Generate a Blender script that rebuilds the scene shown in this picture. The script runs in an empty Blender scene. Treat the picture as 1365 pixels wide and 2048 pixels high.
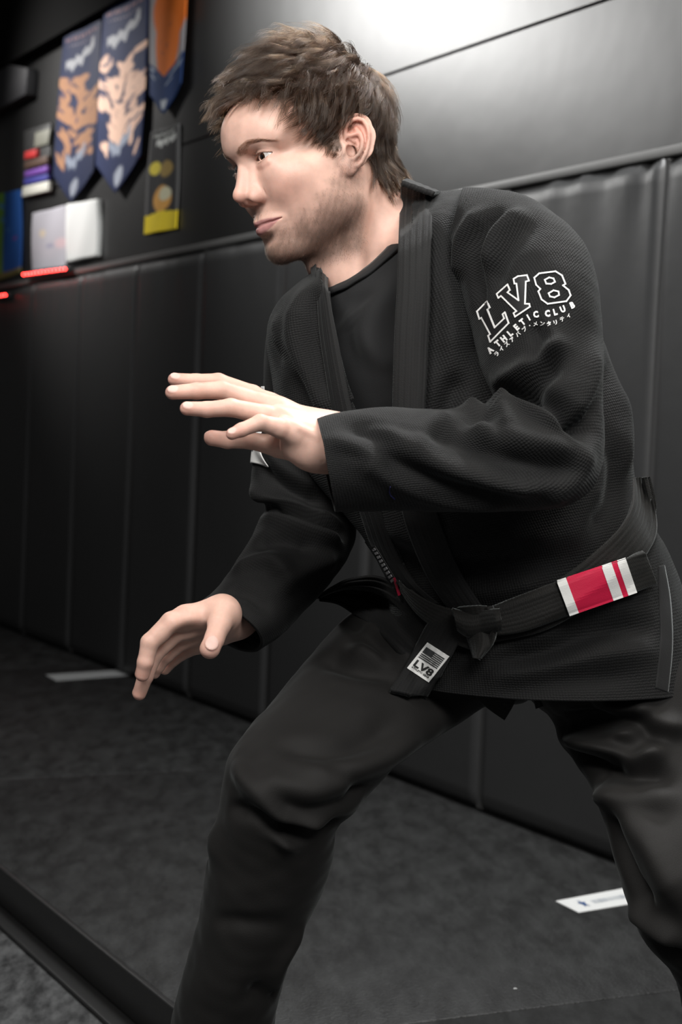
import bpy, bmesh, math, random
import numpy as np
import openvdb as vdb
from mathutils import Vector, Matrix
from mathutils.bvhtree import BVHTree
random.seed(7)
RNG = np.random.default_rng(7)
SC = bpy.context.scene

# ------------------------------------------------------------------ camera
F_PX, CX, CY = 3600.0, 682.5, 1024.0
PITCH, ROLL = math.radians(2.21), math.asin(0.042)
CAM = np.array([0.0, 0.0, 0.87])
_F = np.array([0, math.cos(PITCH), -math.sin(PITCH)])
_r0 = np.array([1.0, 0, 0]); _u0 = np.cross(_r0, _F)
RT = math.cos(ROLL) * _r0 + math.sin(ROLL) * _u0
UP = math.cos(ROLL) * _u0 - math.sin(ROLL) * _r0
FW = _F
cam_data = bpy.data.cameras.new('camera')
cam = bpy.data.objects.new('camera', cam_data); SC.collection.objects.link(cam)
M = Matrix(((RT[0], UP[0], -FW[0], CAM[0]), (RT[1], UP[1], -FW[1], CAM[1]), (RT[2], UP[2], -FW[2], CAM[2]), (0, 0, 0, 1)))
cam.matrix_world = M
cam_data.sensor_fit = 'VERTICAL'; cam_data.sensor_height = 36.0; cam_data.sensor_width = 24.0
cam_data.lens = F_PX / 2048 * 36
cam_data.clip_start = 0.05
cam_data.dof.use_dof = True
cam_data.dof.focus_distance = 2.11
cam_data.dof.aperture_fstop = 7.0
SC.camera = cam

# ------------------------------------------------------------------ world, lights, exposure
SC.view_settings.view_transform = 'Standard'
SC.view_settings.look = 'None'
SC.view_settings.gamma = 1.0
SC.view_settings.use_curve_mapping = False
SC.view_settings.exposure = 0.0
W = bpy.data.worlds.new('room_fill'); SC.world = W; W.use_nodes = True
W.node_tree.nodes['Background'].inputs[0].default_value = (0.95, 0.97, 1.0, 1)
W.node_tree.nodes['Background'].inputs[1].default_value = 0.10

def area(name, loc, target, sx, sy, power, col=(1, 1, 1), shape='RECTANGLE'):
    l = bpy.data.lights.new(name, 'AREA'); l.shape = shape; l.size = sx; l.size_y = sy
    l.energy = power; l.color = col
    o = bpy.data.objects.new(name, l); SC.collection.objects.link(o)
    o.location = loc
    o.rotation_euler = (Vector(target) - Vector(loc)).to_track_quat('-Z', 'Y').to_euler()
    return o
area('ceiling_light_front', (-0.75, 0.75, 2.45), (-0.05, 2.15, 1.3), 1.0, 0.8, 45, (1.0, 0.975, 0.94))
area('fill_light_behind_camera', (0.75, -0.45, 2.45), (0.2, 2.1, 0.55), 1.3, 0.9, 58, (1.0, 0.98, 0.95))  # added frontal fill that lifts the waist and legs
area('ceiling_light_right', (1.0, 1.9, 2.7), (0.2, 2.2, 1.1), 0.8, 0.8, 22, (1.0, 0.95, 0.88))
area('ceiling_light_near_wall', (0.55, 3.1, 3.05), (0.75, 3.7, 1.6), 0.9, 0.5, 100, (1.0, 1.0, 1.0))

# ------------------------------------------------------------------ helpers
def P(x, y, d):
    """world point seen at pixel (x, y) at depth d (arrays allowed)"""
    x = np.asarray(x, float); y = np.asarray(y, float); d = np.asarray(d, float)
    return CAM + ((x - CX) / F_PX * d)[..., None] * RT - ((y - CY) / F_PX * d)[..., None] * UP + d[..., None] * FW
def proj(p):
    q = np.asarray(p) - CAM
    d = q @ FW
    return CX + F_PX * (q @ RT) / d, CY - F_PX * (q @ UP) / d, d
def ray(x, y):
    v = (x - CX) / F_PX * RT - (y - CY) / F_PX * UP + FW
    return v / np.linalg.norm(v)
def on_plane(x, y, p0, n):
    r = ray(x, y); t = np.dot(np.asarray(p0) - CAM, n) / np.dot(r, n)
    return CAM + r * t

def link(o, parent=None, kind=None, label=None, cat=None, group=None):
    SC.collection.objects.link(o)
    if parent is not None:
        o.parent = parent; o.matrix_parent_inverse = parent.matrix_world.inverted()
    if kind: o['kind'] = kind
    if label: o['label'] = label
    if cat: o['category'] = cat
    if group: o['group'] = group
    return o
def empty(name, loc, label, cat, group=None, rz=0):
    o = bpy.data.objects.new(name, None); o.empty_display_size = 0.1
    o.matrix_world = Matrix.Translation(Vector(loc)) @ Matrix.Rotation(rz, 4, 'Z')
    return link(o, None, None, label, cat, group)
def mesh_obj(name, V, Fc, mat, parent=None, smooth=True, uv=None, col=None, **kw):
    me = bpy.data.meshes.new(name)
    V = np.asarray(V, float)
    me.from_pydata(V.tolist() if len(V) < 4000 else [], [], Fc if len(V) < 4000 else [])
    if len(V) >= 4000:
        Fa = np.asarray(Fc, dtype=np.int32); k = Fa.shape[1]
        me.vertices.add(len(V)); me.vertices.foreach_set('co', V.astype('f4').ravel())
        me.loops.add(Fa.size); me.loops.foreach_set('vertex_index', Fa.ravel())
        me.polygons.add(len(Fa)); me.polygons.foreach_set('loop_start', np.arange(0, Fa.size, k, dtype=np.int32))
        me.update(calc_edges=True)
    if uv is not None:
        u = me.uv_layers.new(name='UVMap')
        li = np.empty(len(me.loops), dtype=np.int32); me.loops.foreach_get('vertex_index', li)
        u.data.foreach_set('uv', np.asarray(uv, 'f4')[li].ravel())
    if col is not None:
        a = me.color_attributes.new(name='Col', type='FLOAT_COLOR', domain='POINT')
        c = np.ones((len(V), 4), 'f4'); c[:, :3] = col
        a.data.foreach_set('color', c.ravel())
    if smooth:
        me.polygons.foreach_set('use_smooth', [True] * len(me.polygons))
    me.materials.append(mat)
    o = bpy.data.objects.new(name, me)
    return link(o, parent, **kw)
def grid_faces(S, Mn, closed=True, flip=False):
    i = np.arange(S - 1)[:, None]; j = np.arange(Mn if closed else Mn - 1)[None, :]
    j2 = (j + 1) % Mn
    f = np.stack([i * Mn + j, i * Mn + j2, (i + 1) * Mn + j2, (i + 1) * Mn + j], -1).reshape(-1, 4)
    return f[:, ::-1] if flip else f
def catmull(A, n):
    """resample rows of A to n rows, centripetal-free Catmull-Rom with chord parameter"""
    A = np.asarray(A, float); k = len(A)
    t = np.linspace(0, k - 1, n); i = np.clip(t.astype(int), 0, k - 2); f = (t - i)[:, None]
    p0 = A[np.clip(i - 1, 0, k - 1)]; p1 = A[i]; p2 = A[i + 1]; p3 = A[np.clip(i + 2, 0, k - 1)]
    return 0.5 * (2 * p1 + (p2 - p0) * f + (2 * p0 - 5 * p1 + 4 * p2 - p3) * f * f + (3 * p1 - p0 - 3 * p2 + p3) * f ** 3)
def grid_normals(V, closed=True):
    du = np.gradient(V, axis=0)
    dv = (np.roll(V, -1, 1) - np.roll(V, 1, 1)) if closed else np.gradient(V, axis=1)
    n = np.cross(du, dv); n /= np.linalg.norm(n, axis=2, keepdims=True) + 1e-12
    return n
def bvh_of(V, Fc):
    return BVHTree.FromPolygons([Vector(v) for v in np.asarray(V).reshape(-1, 3)], [tuple(int(a) for a in f) for f in Fc])
def hit(bv, x, y, dflt=None):
    r = bv.ray_cast(Vector(CAM), Vector(ray(x, y)))
    if r[0] is None: return dflt
    return np.array(r[0])
def noise3(p, seed=0):
    """cheap smooth pseudo noise: sum of rotated sines, p (...,3)"""
    rs = np.random.RandomState(seed); o = np.zeros(p.shape[:-1])
    for k in range(6):
        v = rs.normal(size=3); v /= np.linalg.norm(v)
        o += np.sin(p @ v * (1 + 0.35 * k) + rs.uniform(0, 6.28) + 1.3 * np.sin(p @ np.roll(v, 1) * 0.7 + k))
    return o / 6
# ------------------------------------------------------------------ materials
def mat_new(name):
    m = bpy.data.materials.new(name); m.use_nodes = True
    nt = m.node_tree; b = nt.nodes['Principled BSDF']
    return m, nt, b
def nd(nt, t, **kw):
    n = nt.nodes.new(t)
    for k, v in kw.items(): setattr(n, k, v)
    return n
def simple(name, col, rough=0.6, spec=0.5, bump=None, metallic=0, coat=0, sheen=0, var=0.0, vscale=5.0, emit=None):
    m, nt, b = mat_new(name)
    b.inputs['Base Color'].default_value = (*col, 1); b.inputs['Roughness'].default_value = rough
    b.inputs['Specular IOR Level'].default_value = spec; b.inputs['Metallic'].default_value = metallic
    b.inputs['Sheen Weight'].default_value = sheen; b.inputs['Sheen Roughness'].default_value = 0.5
    tc = nd(nt, 'ShaderNodeTexCoord')
    if var > 0:
        nz = nd(nt, 'ShaderNodeTexNoise'); nz.inputs['Scale'].default_value = vscale; nz.inputs['Detail'].default_value = 6
        nt.links.new(tc.outputs['Object'], nz.inputs['Vector'])
        mx = nd(nt, 'ShaderNodeMix', data_type='RGBA')
        mx.inputs[6].default_value = (*[c * (1 - var) for c in col], 1); mx.inputs[7].default_value = (*[min(1, c * (1 + var)) for c in col], 1)
        nt.links.new(nz.outputs['Fac'], mx.inputs[0]); nt.links.new(mx.outputs[2], b.inputs['Base Color'])
    if bump:
        nz = nd(nt, 'ShaderNodeTexNoise'); nz.inputs['Scale'].default_value = bump[0]; nz.inputs['Detail'].default_value = 4
        nt.links.new(tc.outputs['Object'], nz.inputs['Vector'])
        bp = nd(nt, 'ShaderNodeBump'); bp.inputs['Strength'].default_value = bump[1]; bp.inputs['Distance'].default_value = bump[2]
        nt.links.new(nz.outputs['Fac'], bp.inputs['Height']); nt.links.new(bp.outputs[0], b.inputs['Normal'])
    if emit:
        b.inputs['Emission Color'].default_value = (*emit[0], 1); b.inputs['Emission Strength'].default_value = emit[1]
    return m
# ------------------------------------------------------------------ room: wall frame
HP = 1.487                                            # height of the wall pads
zr = F_PX * 1.52 / 907.0
W0 = P(400, 900, zr); W0[2] = 0
wd = np.array([-0.4535, 0.8912, 0.0]); wd /= np.linalg.norm(wd)     # along the wall, away from camera
_v = ray(-1150, 808); wd = np.array([_v[0], _v[1], 0]); wd /= np.linalg.norm(wd)
wn = np.array([-wd[1], wd[0], 0.0])                     # out of the wall, into the room
if np.dot(CAM - W0, wn) < 0: wn = -wn
WA = math.atan2(wd[1], wd[0])
def wall_pt(u, z, off=0.0):
    return W0 + wd * u + wn * off + np.array([0, 0, z])
def wall_uv(x, y, off=0.0):
    p = on_plane(x, y, W0 + wn * off, wn); q = p - W0
    return float(np.dot(q, wd)), float(p[2])
def box_wall(u0, u1, z0, z1, o0, o1):
    V = [wall_pt(u, z, o) for o in (o0, o1) for z in (z0, z1) for u in (u0, u1)]
    Fc = [(0, 1, 3, 2), (4, 6, 7, 5), (0, 4, 5, 1), (2, 3, 7, 6), (0, 2, 6, 4), (1, 5, 7, 3)]
    return V, Fc
def bevel_mesh(o, w, seg=2):
    bm = bmesh.new(); bm.from_mesh(o.data)
    bmesh.ops.recalc_face_normals(bm, faces=bm.faces[:])
    bmesh.ops.bevel(bm, geom=bm.edges[:], offset=w, segments=seg, affect='EDGES', profile=0.5)
    bm.to_mesh(o.data); bm.free()
    o.data.polygons.foreach_set('use_smooth', [True] * len(o.data.polygons))
    return o
_w = wall_pt(*wall_uv(925, 12)); _d = _w - CAM; _d /= np.linalg.norm(_d); _r = _d - 2 * np.dot(_d, wn) * wn
_L = area('ceiling_light_back', tuple(_w + _r * 2.6), tuple(_w), 0.55, 0.42, 9.0, (1.0, 0.99, 0.97)); _L.data.spread = math.radians(80)
_b = wall_pt(*wall_uv(150, 280)); _L2 = area('banner_fill_light', tuple(_b + wn * 1.5 + wd * 0.9 + np.array([0, 0, 0.95])), tuple(_b), 0.35, 0.35, 8.5, (1.0, 0.97, 0.94)); _L2.data.spread = math.radians(46)  # unseen narrow spot added to brighten the banners
m_wall = simple('wall_black_paint', (0.0105, 0.0105, 0.0105), rough=0.40, spec=0.6, bump=(1.6, 0.22, 0.02))
m_pad = simple('pad_black_vinyl', (0.026, 0.0265, 0.027), rough=0.50, spec=0.5, bump=(4.0, 0.25, 0.01))
m_trim = simple('trim_grey_strip', (0.10, 0.10, 0.098), rough=0.45)
m_dark = simple('dark_backing', (0.006, 0.006, 0.006), rough=0.8)
m_ceil = simple('ceiling_black_paint', (0.008, 0.008, 0.008), rough=0.8)

UA, UB = -4.2, 4.2
V, Fc = box_wall(UA, UB, -0.1, 3.3, -0.20, -0.012)
wall = mesh_obj('wall_right', V, Fc, m_dark, smooth=False, kind='structure')
# painted boards above the pads, joints recessed
for z0, z1, off in ((HP - 0.2, 1.872, 0.0), (1.878, 3.09, 0.001), (3.094, 3.3, 0.0)):
    us = [UA]
    for a in us:
        V, Fc = box_wall(a + 0.0015, UB, z0, z1, -0.012, 0.0)
        o = mesh_obj('panel', V, Fc, m_wall, wall, smooth=False, kind='structure'); 
        bm = bmesh.new(); bm.from_mesh(o.data); bmesh.ops.recalc_face_normals(bm, faces=bm.faces[:]); bmesh.ops.bevel(bm, geom=bm.edges[:], offset=0.0015, segments=1, affect='EDGES'); bm.to_mesh(o.data); bm.free()
# pads
PW = 0.617
u_ref = wall_uv(392, 873, 0.05)[0]
k0 = int(math.floor((UA - u_ref) / PW)); 
def pad_mesh(u0, u1, seed):
    nu, nz = 30, 64
    g = 0.002; th = 0.05; rs = np.random.RandomState(seed)
    us = np.linspace(u0 + g, u1 - g, nu); zs = np.linspace(0.004, HP - 0.004, nz)
    U, Z = np.meshgrid(us, zs, indexing='ij')
    eu = np.minimum(U - u0 - g, u1 - g - U); ez = np.minimum(Z - 0.004, HP - 0.004 - Z)
    def edge(e, r): 
        q = np.clip(1 - e / r, 0, 1); return 1 - np.sqrt(np.clip(1 - q * q, 0, 1))
    O = th - 0.016 * np.clip(edge(eu, 0.022) + edge(ez, 0.022), 0, 1)
    # stapled vinyl puckers near the top edge
    pk = np.zeros_like(U)
    for _ in range(7):
        c = rs.uniform(u0, u1); w = rs.uniform(0.012, 0.035); L = rs.uniform(0.08, 0.28); sk = rs.uniform(-0.35, 0.35)
        dz = HP - Z; pk += rs.uniform(-1, 1) * np.exp(-((U - c - sk * dz) / (w + 0.25 * dz)) ** 2) * np.exp(-dz / L)
    O += (0.013 if u1 < u_ref else 0.003) * pk
    O += 0.0022 * np.sin(Z * 3.1 + rs.uniform(0, 6)) * np.cos((U - u0) * 7 + rs.uniform(0, 6))
    V = W0 + wd * U[..., None] + wn * O[..., None] + np.array([0, 0, 1.0]) * Z[..., None]
    V = V.reshape(-1, 3); Fc = grid_faces(nu, nz, closed=False)
    # back rim
    ring = [i * nz for i in range(nu)] + [(nu - 1) * nz + j for j in range(1, nz)] + [i * nz + nz - 1 for i in range(nu - 2, -1, -1)] + [j for j in range(nz - 2, 0, -1)]
    B = V[ring] - wn * (np.array([O.reshape(-1)[r] for r in ring]) - 0.001)[:, None]
    n0 = len(V); V = np.vstack([V, B]); k = len(ring)
    F2 = [(ring[i], ring[(i + 1) % k], n0 + (i + 1) % k, n0 + i) for i in range(k)]
    return V, [tuple(int(a) for a in f) for f in Fc] + F2
for k in range(k0, 20):
    a = u_ref + k * PW
    if a > UB - PW or a < UA: continue
    V, Fc = pad_mesh(a, a + PW, 100 + k)
    mesh_obj('padded_panel', V, Fc, m_pad, wall, kind='structure')
m_seam = simple('seam_grey', (0.050, 0.050, 0.050), rough=0.5)
for k in range(k0, 20):
    a = u_ref + k * PW
    if a > UB - PW or a < UA: continue
    V, Fc = box_wall(a - 0.013, a + 0.013, 0.006, HP - 0.004, 0.030, 0.0405)
    mesh_obj('seam_strip', V, Fc, m_seam, wall, smooth=False, kind='structure')
V, Fc = box_wall(UA, UB, HP, HP + 0.022, 0.0, 0.045)
trim = mesh_obj('trim_1', V, Fc, m_trim, None, smooth=False, kind='structure'); bevel_mesh(trim, 0.003, 2)

_u, _z = wall_uv(292, -12, 0.03)
V, Fc = box_wall(_u, UB - 0.01, _z + 0.02, 3.29, 0.002, 0.06)
mesh_obj('trim_2', V, Fc, simple('soffit_black', (0.004, 0.004, 0.004), rough=0.9, spec=0.05), None, smooth=False, kind='structure')
# ---------------------------------------------------------------- floor
def floor_mat(name, a, b, streak, rough=0.55):
    m, nt, bs = mat_new(name)
    tc = nd(nt, 'ShaderNodeTexCoord'); mp = nd(nt, 'ShaderNodeMapping')
    mp.inputs['Rotation'].default_value = (0, 0, -WA); mp.inputs['Scale'].default_value = streak
    nt.links.new(tc.outputs['Object'], mp.inputs['Vector'])
    nz = nd(nt, 'ShaderNodeTexNoise'); nz.inputs['Scale'].default_value = 1.0; nz.inputs['Detail'].default_value = 7; nz.inputs['Roughness'].default_value = 0.65
    nt.links.new(mp.outputs[0], nz.inputs['Vector'])
    cr = nd(nt, 'ShaderNodeValToRGB'); cr.color_ramp.elements[0].position = 0.38; cr.color_ramp.elements[0].color = (*a, 1)
    cr.color_ramp.elements[1].position = 0.68; cr.color_ramp.elements[1].color = (*b, 1)
    nt.links.new(nz.outputs['Fac'], cr.inputs[0]); nt.links.new(cr.outputs[0], bs.inputs['Base Color'])
    bs.inputs['Roughness'].default_value = rough; bs.inputs['Specular IOR Level'].default_value = 0.4
    n2 = nd(nt, 'ShaderNodeTexNoise'); n2.inputs['Scale'].default_value = 160; n2.inputs['Detail'].default_value = 3
    nt.links.new(tc.outputs['Object'], n2.inputs['Vector'])
    ad = nd(nt, 'ShaderNodeMath', operation='ADD'); nt.links.new(nz.outputs['Fac'], ad.inputs[0]); nt.links.new(n2.outputs['Fac'], ad.inputs[1])
    bp = nd(nt, 'ShaderNodeBump'); bp.inputs['Strength'].default_value = 0.5; bp.inputs['Distance'].default_value = 0.004
    nt.links.new(ad.outputs[0], bp.inputs['Height']); nt.links.new(bp.outputs[0], bs.inputs['Normal'])
    return m
m_mat = floor_mat('mat_black_smooth', (0.006, 0.0062, 0.0062), (0.024, 0.025, 0.025), (22, 7, 1))
m_low = floor_mat('floor_dark_rubber', (0.010, 0.0105, 0.011), (0.075, 0.077, 0.078), (34, 11, 1), 0.7)
m_edge = simple('mat_edge_vinyl', (0.016, 0.016, 0.016), rough=0.35, bump=(12, 0.3, 0.004))
m_fl = simple('floor_slab', (0.01, 0.01, 0.01), rough=0.8)
ST = 0.076
E0 = on_plane(0, 1728, (0, 0, 0), np.array([0, 0, 1.0])); dist_edge = float(np.dot(E0 - W0, wn))
V, Fc = box_wall(UA - 1, UB + 1, -ST - 0.2, -ST, -0.2, 6.0)
floor = mesh_obj('floor', V, Fc, m_low, smooth=False, kind='structure')
# raised mats, one piece each
u_j = float(np.dot(on_plane(0, 1558, (0, 0, 0), np.array([0, 0, 1.0])) - W0, wd))
platform_bits = []
for k in range(-3, 3):
    a = u_j + k * 2.0
    lo, hi = max(a, UA), min(a + 2.0, UB)
    if hi - lo < 0.1: continue
    V, Fc = box_wall(lo + 0.001, hi - 0.001, -ST, 0.0, 0.0, dist_edge)
    o = mesh_obj('floor_mat', V, Fc, m_mat, floor, kind='structure'); bevel_mesh(o, 0.003, 2)
V, Fc = box_wall(UA, UB, -ST + 0.001, 0.002, dist_edge + 0.0005, dist_edge + 0.012)
o = mesh_obj('mat_edge_strip', V, Fc, m_edge, floor, kind='structure'); bevel_mesh(o, 0.003, 2)
V, Fc = box_wall(UA, UB, -ST + 0.0005, -ST + 0.008, dist_edge + 0.013, dist_edge + 0.055)
o = mesh_obj('mat_edge_foot', V, Fc, m_edge, floor, kind='structure'); bevel_mesh(o, 0.003, 2)
# other walls and ceiling behind/around (closed room)
V, Fc = box_wall(UB, UB + 0.1, -ST, 3.3, 0.0, 6.0)
mesh_obj('wall_far', V, Fc, m_wall, smooth=False, kind='structure')
V, Fc = box_wall(UA - 1, UB + 1, 3.3, 3.4, -0.2, 6.0)
mesh_obj('ceiling', V, Fc, m_ceil, smooth=False, kind='structure')
# ------------------------------------------------------------------ the man
base = on_plane(900, 2600, (0, 0, -ST), np.array([0, 0, 1.0]))
person = empty('person', (0.02, 2.15, -ST), 'man in black martial arts jacket, trousers and belt crouching with both hands reaching forward', 'person')

def fabric(name, col, weave=None, rough=0.8, sheen=0.25, bstr=0.6, var=0.25):
    """woven cloth; weave = (pitch across, pitch along) in metres on the UV map"""
    m, nt, b = mat_new(name)
    b.inputs['Roughness'].default_value = rough; b.inputs['Specular IOR Level'].default_value = 0.28
    b.inputs['Sheen Weight'].default_value = sheen; b.inputs['Sheen Roughness'].default_value = 0.35
    b.inputs['Sheen Tint'].default_value = (0.8, 0.85, 0.85, 1)
    tc = nd(nt, 'ShaderNodeTexCoord')
    nz = nd(nt, 'ShaderNodeTexNoise'); nz.inputs['Scale'].default_value = 9; nz.inputs['Detail'].default_value = 5
    nt.links.new(tc.outputs['Object'], nz.inputs['Vector'])
    cr = nd(nt, 'ShaderNodeMix', data_type='RGBA'); cr.inputs[6].default_value = (*[c * (1 - var) for c in col], 1); cr.inputs[7].default_value = (*[c * (1 + var) for c in col], 1)
    nt.links.new(nz.outputs['Fac'], cr.inputs[0]); col_out = cr.outputs[2]
    if weave:
        mp = nd(nt, 'ShaderNodeMapping'); mp.inputs['Scale'].default_value = (1 / weave[0], 1 / weave[1], 1)
        nt.links.new(tc.outputs['UV'], mp.inputs['Vector'])
        vo = nd(nt, 'ShaderNodeTexVoronoi'); vo.voronoi_dimensions = '2D'; vo.inputs['Scale'].default_value = 1.0; vo.inputs['Randomness'].default_value = 0.22
        nt.links.new(mp.outputs[0], vo.inputs['Vector'])
        mr = nd(nt, 'ShaderNodeMapRange'); mr.inputs[1].default_value = 0.0; mr.inputs[2].default_value = 0.6; mr.inputs[3].default_value = 1.0; mr.inputs[4].default_value = 0.0
        nt.links.new(vo.outputs['Distance'], mr.inputs[0])
        bp = nd(nt, 'ShaderNodeBump'); bp.inputs['Strength'].default_value = bstr; bp.inputs['Distance'].default_value = 0.0016
        nt.links.new(mr.outputs[0], bp.inputs['Height']); nt.links.new(bp.outputs[0], b.inputs['Normal'])
        c2 = nd(nt, 'ShaderNodeMix', data_type='RGBA', blend_type='MULTIPLY'); c2.inputs[0].default_value = 1.0
        m2 = nd(nt, 'ShaderNodeMapRange'); m2.inputs[3].default_value = 0.72; m2.inputs[4].default_value = 1.22
        nt.links.new(mr.outputs[0], m2.inputs[0])
        nt.links.new(col_out, c2.inputs[6]); nt.links.new(m2.outputs[0], c2.inputs[7]); col_out = c2.outputs[2]
    else:
        n2 = nd(nt, 'ShaderNodeTexNoise'); n2.inputs['Scale'].default_value = 700; n2.inputs['Detail'].default_value = 2
        nt.links.new(tc.outputs['Object'], n2.inputs['Vector'])
        bp = nd(nt, 'ShaderNodeBump'); bp.inputs['Strength'].default_value = 0.25; bp.inputs['Distance'].default_value = 0.0008
        nt.links.new(n2.outputs['Fac'], bp.inputs['Height']); nt.links.new(bp.outputs[0], b.inputs['Normal'])
    nt.links.new(col_out, b.inputs['Base Color'])
    return m
m_gi = fabric('gi_pearl_weave_black', (0.0072, 0.0073, 0.0075), (0.0028, 0.0031), bstr=0.55, sheen=0.10)
m_gi_far = fabric('gi_pearl_weave_black_shaded', (0.0060, 0.0061, 0.0062), (0.0029, 0.0033), bstr=0.18, sheen=0.06)  # same jacket cloth, colour darkened for the shaded far sleeve and flap
m_trou = fabric('trouser_cotton_black', (0.0095, 0.0089, 0.0084), None, rough=0.75, sheen=0.08)
m_lapel = fabric('lapel_cotton_black', (0.0105, 0.0106, 0.0108), (0.0045, 0.0013), rough=0.75, bstr=0.3, sheen=0.15)
m_belt = fabric('belt_cotton_black', (0.0115, 0.011, 0.010), (0.0050, 0.0016), rough=0.7, bstr=0.4)
m_tee = fabric('tshirt_black', (0.0135, 0.0138, 0.0145), None, rough=0.85, sheen=0.15)
m_red = fabric('belt_bar_red', (0.62, 0.012, 0.06), None, rough=0.6, sheen=0.1, var=0.08)
m_white = fabric('cloth_white', (0.85, 0.85, 0.83), None, rough=0.7, sheen=0.1, var=0.04)
m_thread = simple('print_white', (0.80, 0.80, 0.79), rough=0.6)
m_ink = simple('print_black', (0.02, 0.02, 0.02), rough=0.6)
m_inkg = simple('print_dark_grey', (0.045, 0.048, 0.05), rough=0.6)
m_letter = simple('embroidery_black', (0.006, 0.006, 0.007), rough=0.6)
m_silver = simple('print_silver_grey', (0.42, 0.42, 0.43), rough=0.5)

def loft(st, S=220, Mr=200, seed=0, fine=0.0015, rng=(0, 1)):
    """stations: (x1, y1, x2, y2, depth, half thickness, dy of near side px, power)"""
    A = np.array([list(s) + [0, 1.0, 0][len(s) - 6:] for s in st], float)
    A = catmull(A, S)
    t = np.linspace(0, 2 * np.pi, Mr, endpoint=False)
    E1 = P(A[:, 0], A[:, 1], A[:, 4]); E2 = P(A[:, 2], A[:, 3], A[:, 4])
    C = (E1 + E2) / 2; H = (E1 - E2) / 2
    D = A[:, 5:6] * FW + (A[:, 6] / F_PX * A[:, 4])[:, None] * UP - (A[:, 8] / F_PX * A[:, 4])[:, None] * RT
    pw = A[:, 7][:, None]
    c, s = np.cos(t)[None], np.sin(t)[None]
    cc = np.sign(c) * np.abs(c) ** pw; ss = np.sign(s) * np.abs(s) ** pw
    V = C[:, None] + cc[..., None] * H[:, None] - ss[..., None] * D[:, None]
    n = grid_normals(V)
    if np.mean(np.einsum('ijk,ijk->ij', n, V - C[:, None])) < 0: n = -n
    if fine: V = V + n * (fine * noise3(V * 38, seed) + 0.5 * fine * noise3(V * 90, seed + 1))[..., None]
    return V, n
def loft_uv(V):
    seg = np.linalg.norm(np.diff(V, axis=0), axis=2).mean(1); v = np.concatenate([[0], np.cumsum(seg)])
    circ = np.linalg.norm(np.roll(V, -1, 1) - V, axis=2).sum(1).mean()
    u = np.linspace(0, circ, V.shape[1], endpoint=False)
    return np.stack(np.meshgrid(u, v), -1)
def folds(V, n, bv, fl, near=0.25):
    """press creases (amp < 0) and rolls (amp > 0) along pixel polylines laid on the near side"""
    Vf = V.reshape(-1, 3); nf = n.reshape(-1, 3); disp = np.zeros(len(Vf))
    for f in fl:
        pts, w, amp = f[0], f[1], f[2]
        pl = catmull(np.array(pts, float), max(8, len(pts) * 6))
        Q = []
        for x, y in pl:
            h = hit(bv, x, y)
            if h is not None: Q.append(h)
        if len(Q) < 2: continue
        Q = np.array(Q); k = len(Q); tt = np.linspace(0, 1, k)
        taper = np.clip(np.minimum(tt, 1 - tt) * 5 + 0.15, 0, 1)
        if len(f) > 3 and f[3] == 'a': taper = np.clip((1 - tt) * 4, 0, 1)
        lo = Q.min(0) - 3 * w; hi = Q.max(0) + 3 * w
        idx = np.nonzero(np.all((Vf > lo) & (Vf < hi), axis=1))[0]
        best = np.zeros(len(idx))
        for a in range(k):
            d2 = ((Vf[idx] - Q[a]) ** 2).sum(1)
            g = np.exp(-d2 / (w * w)) * taper[a]
            best = np.maximum(best, g)
        disp[idx] += amp * best
    D2 = disp.reshape(V.shape[:2])
    for _ in range(3):
        D2 = (np.roll(D2, 1, 1) + 2 * D2 + np.roll(D2, -1, 1)) / 4; E2 = np.pad(D2, ((1, 1), (0, 0)), 'edge'); D2 = (E2[:-2] + 2 * D2 + E2[2:]) / 4
    Vn = Vf + nf * D2.reshape(-1)[:, None]
    return Vn.reshape(V.shape)
def garment(name, st, fl, mat, parent, S=220, Mr=200, seed=0, close=True, fine=0.0015, drop=None, thick=0.0, **kw):
    V, n = loft(st, S, Mr, seed, fine)
    Fc = grid_faces(S, Mr)
    bv = bvh_of(V, Fc[::1])
    V = folds(V, n, bv, fl)
    n = grid_normals(V) * np.sign(np.mean(np.einsum('ijk,ijk->ij', grid_normals(V), V - V.mean(1, keepdims=True))))
    uv = loft_uv(V).reshape(-1, 2)
    Vf = V.reshape(-1, 3)
    bv = bvh_of(Vf, Fc)
    keep = np.ones(len(Fc), bool)
    if drop is not None: keep = ~drop(Vf[Fc].mean(1))
    # orient faces outwards
    f0 = Fc[len(Fc) // 2]; nn = np.cross(Vf[f0[1]] - Vf[f0[0]], Vf[f0[2]] - Vf[f0[0]])
    if np.dot(nn, n.reshape(-1, 3)[f0[0]]) < 0: Fc = Fc[:, ::-1]
    o = mesh_obj(name, Vf, Fc[keep], mat, parent, uv=uv, **kw)
    if thick:
        s = o.modifiers.new('thickness', 'SOLIDIFY'); s.thickness = thick; s.offset = -1
    return o, bv, V
def inpoly(x, y, poly):
    x = np.asarray(x); y = np.asarray(y); r = np.zeros(x.shape, bool); k = len(poly)
    for i in range(k):
        x1, y1 = poly[i]; x2, y2 = poly[(i + 1) % k]
        c = ((y1 > y) != (y2 > y)) & (x < (x2 - x1) * (y - y1) / (y2 - y1 + 1e-12) + x1); r ^= c
    return r
def near_depth(bvs, x, y, dflt):
    best = None
    for b in bvs:
        h = hit(b, x, y)
        if h is not None:
            d = float(np.dot(h - CAM, FW))
            if best is None or d < best: best = d
    return dflt if best is None else best
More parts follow.
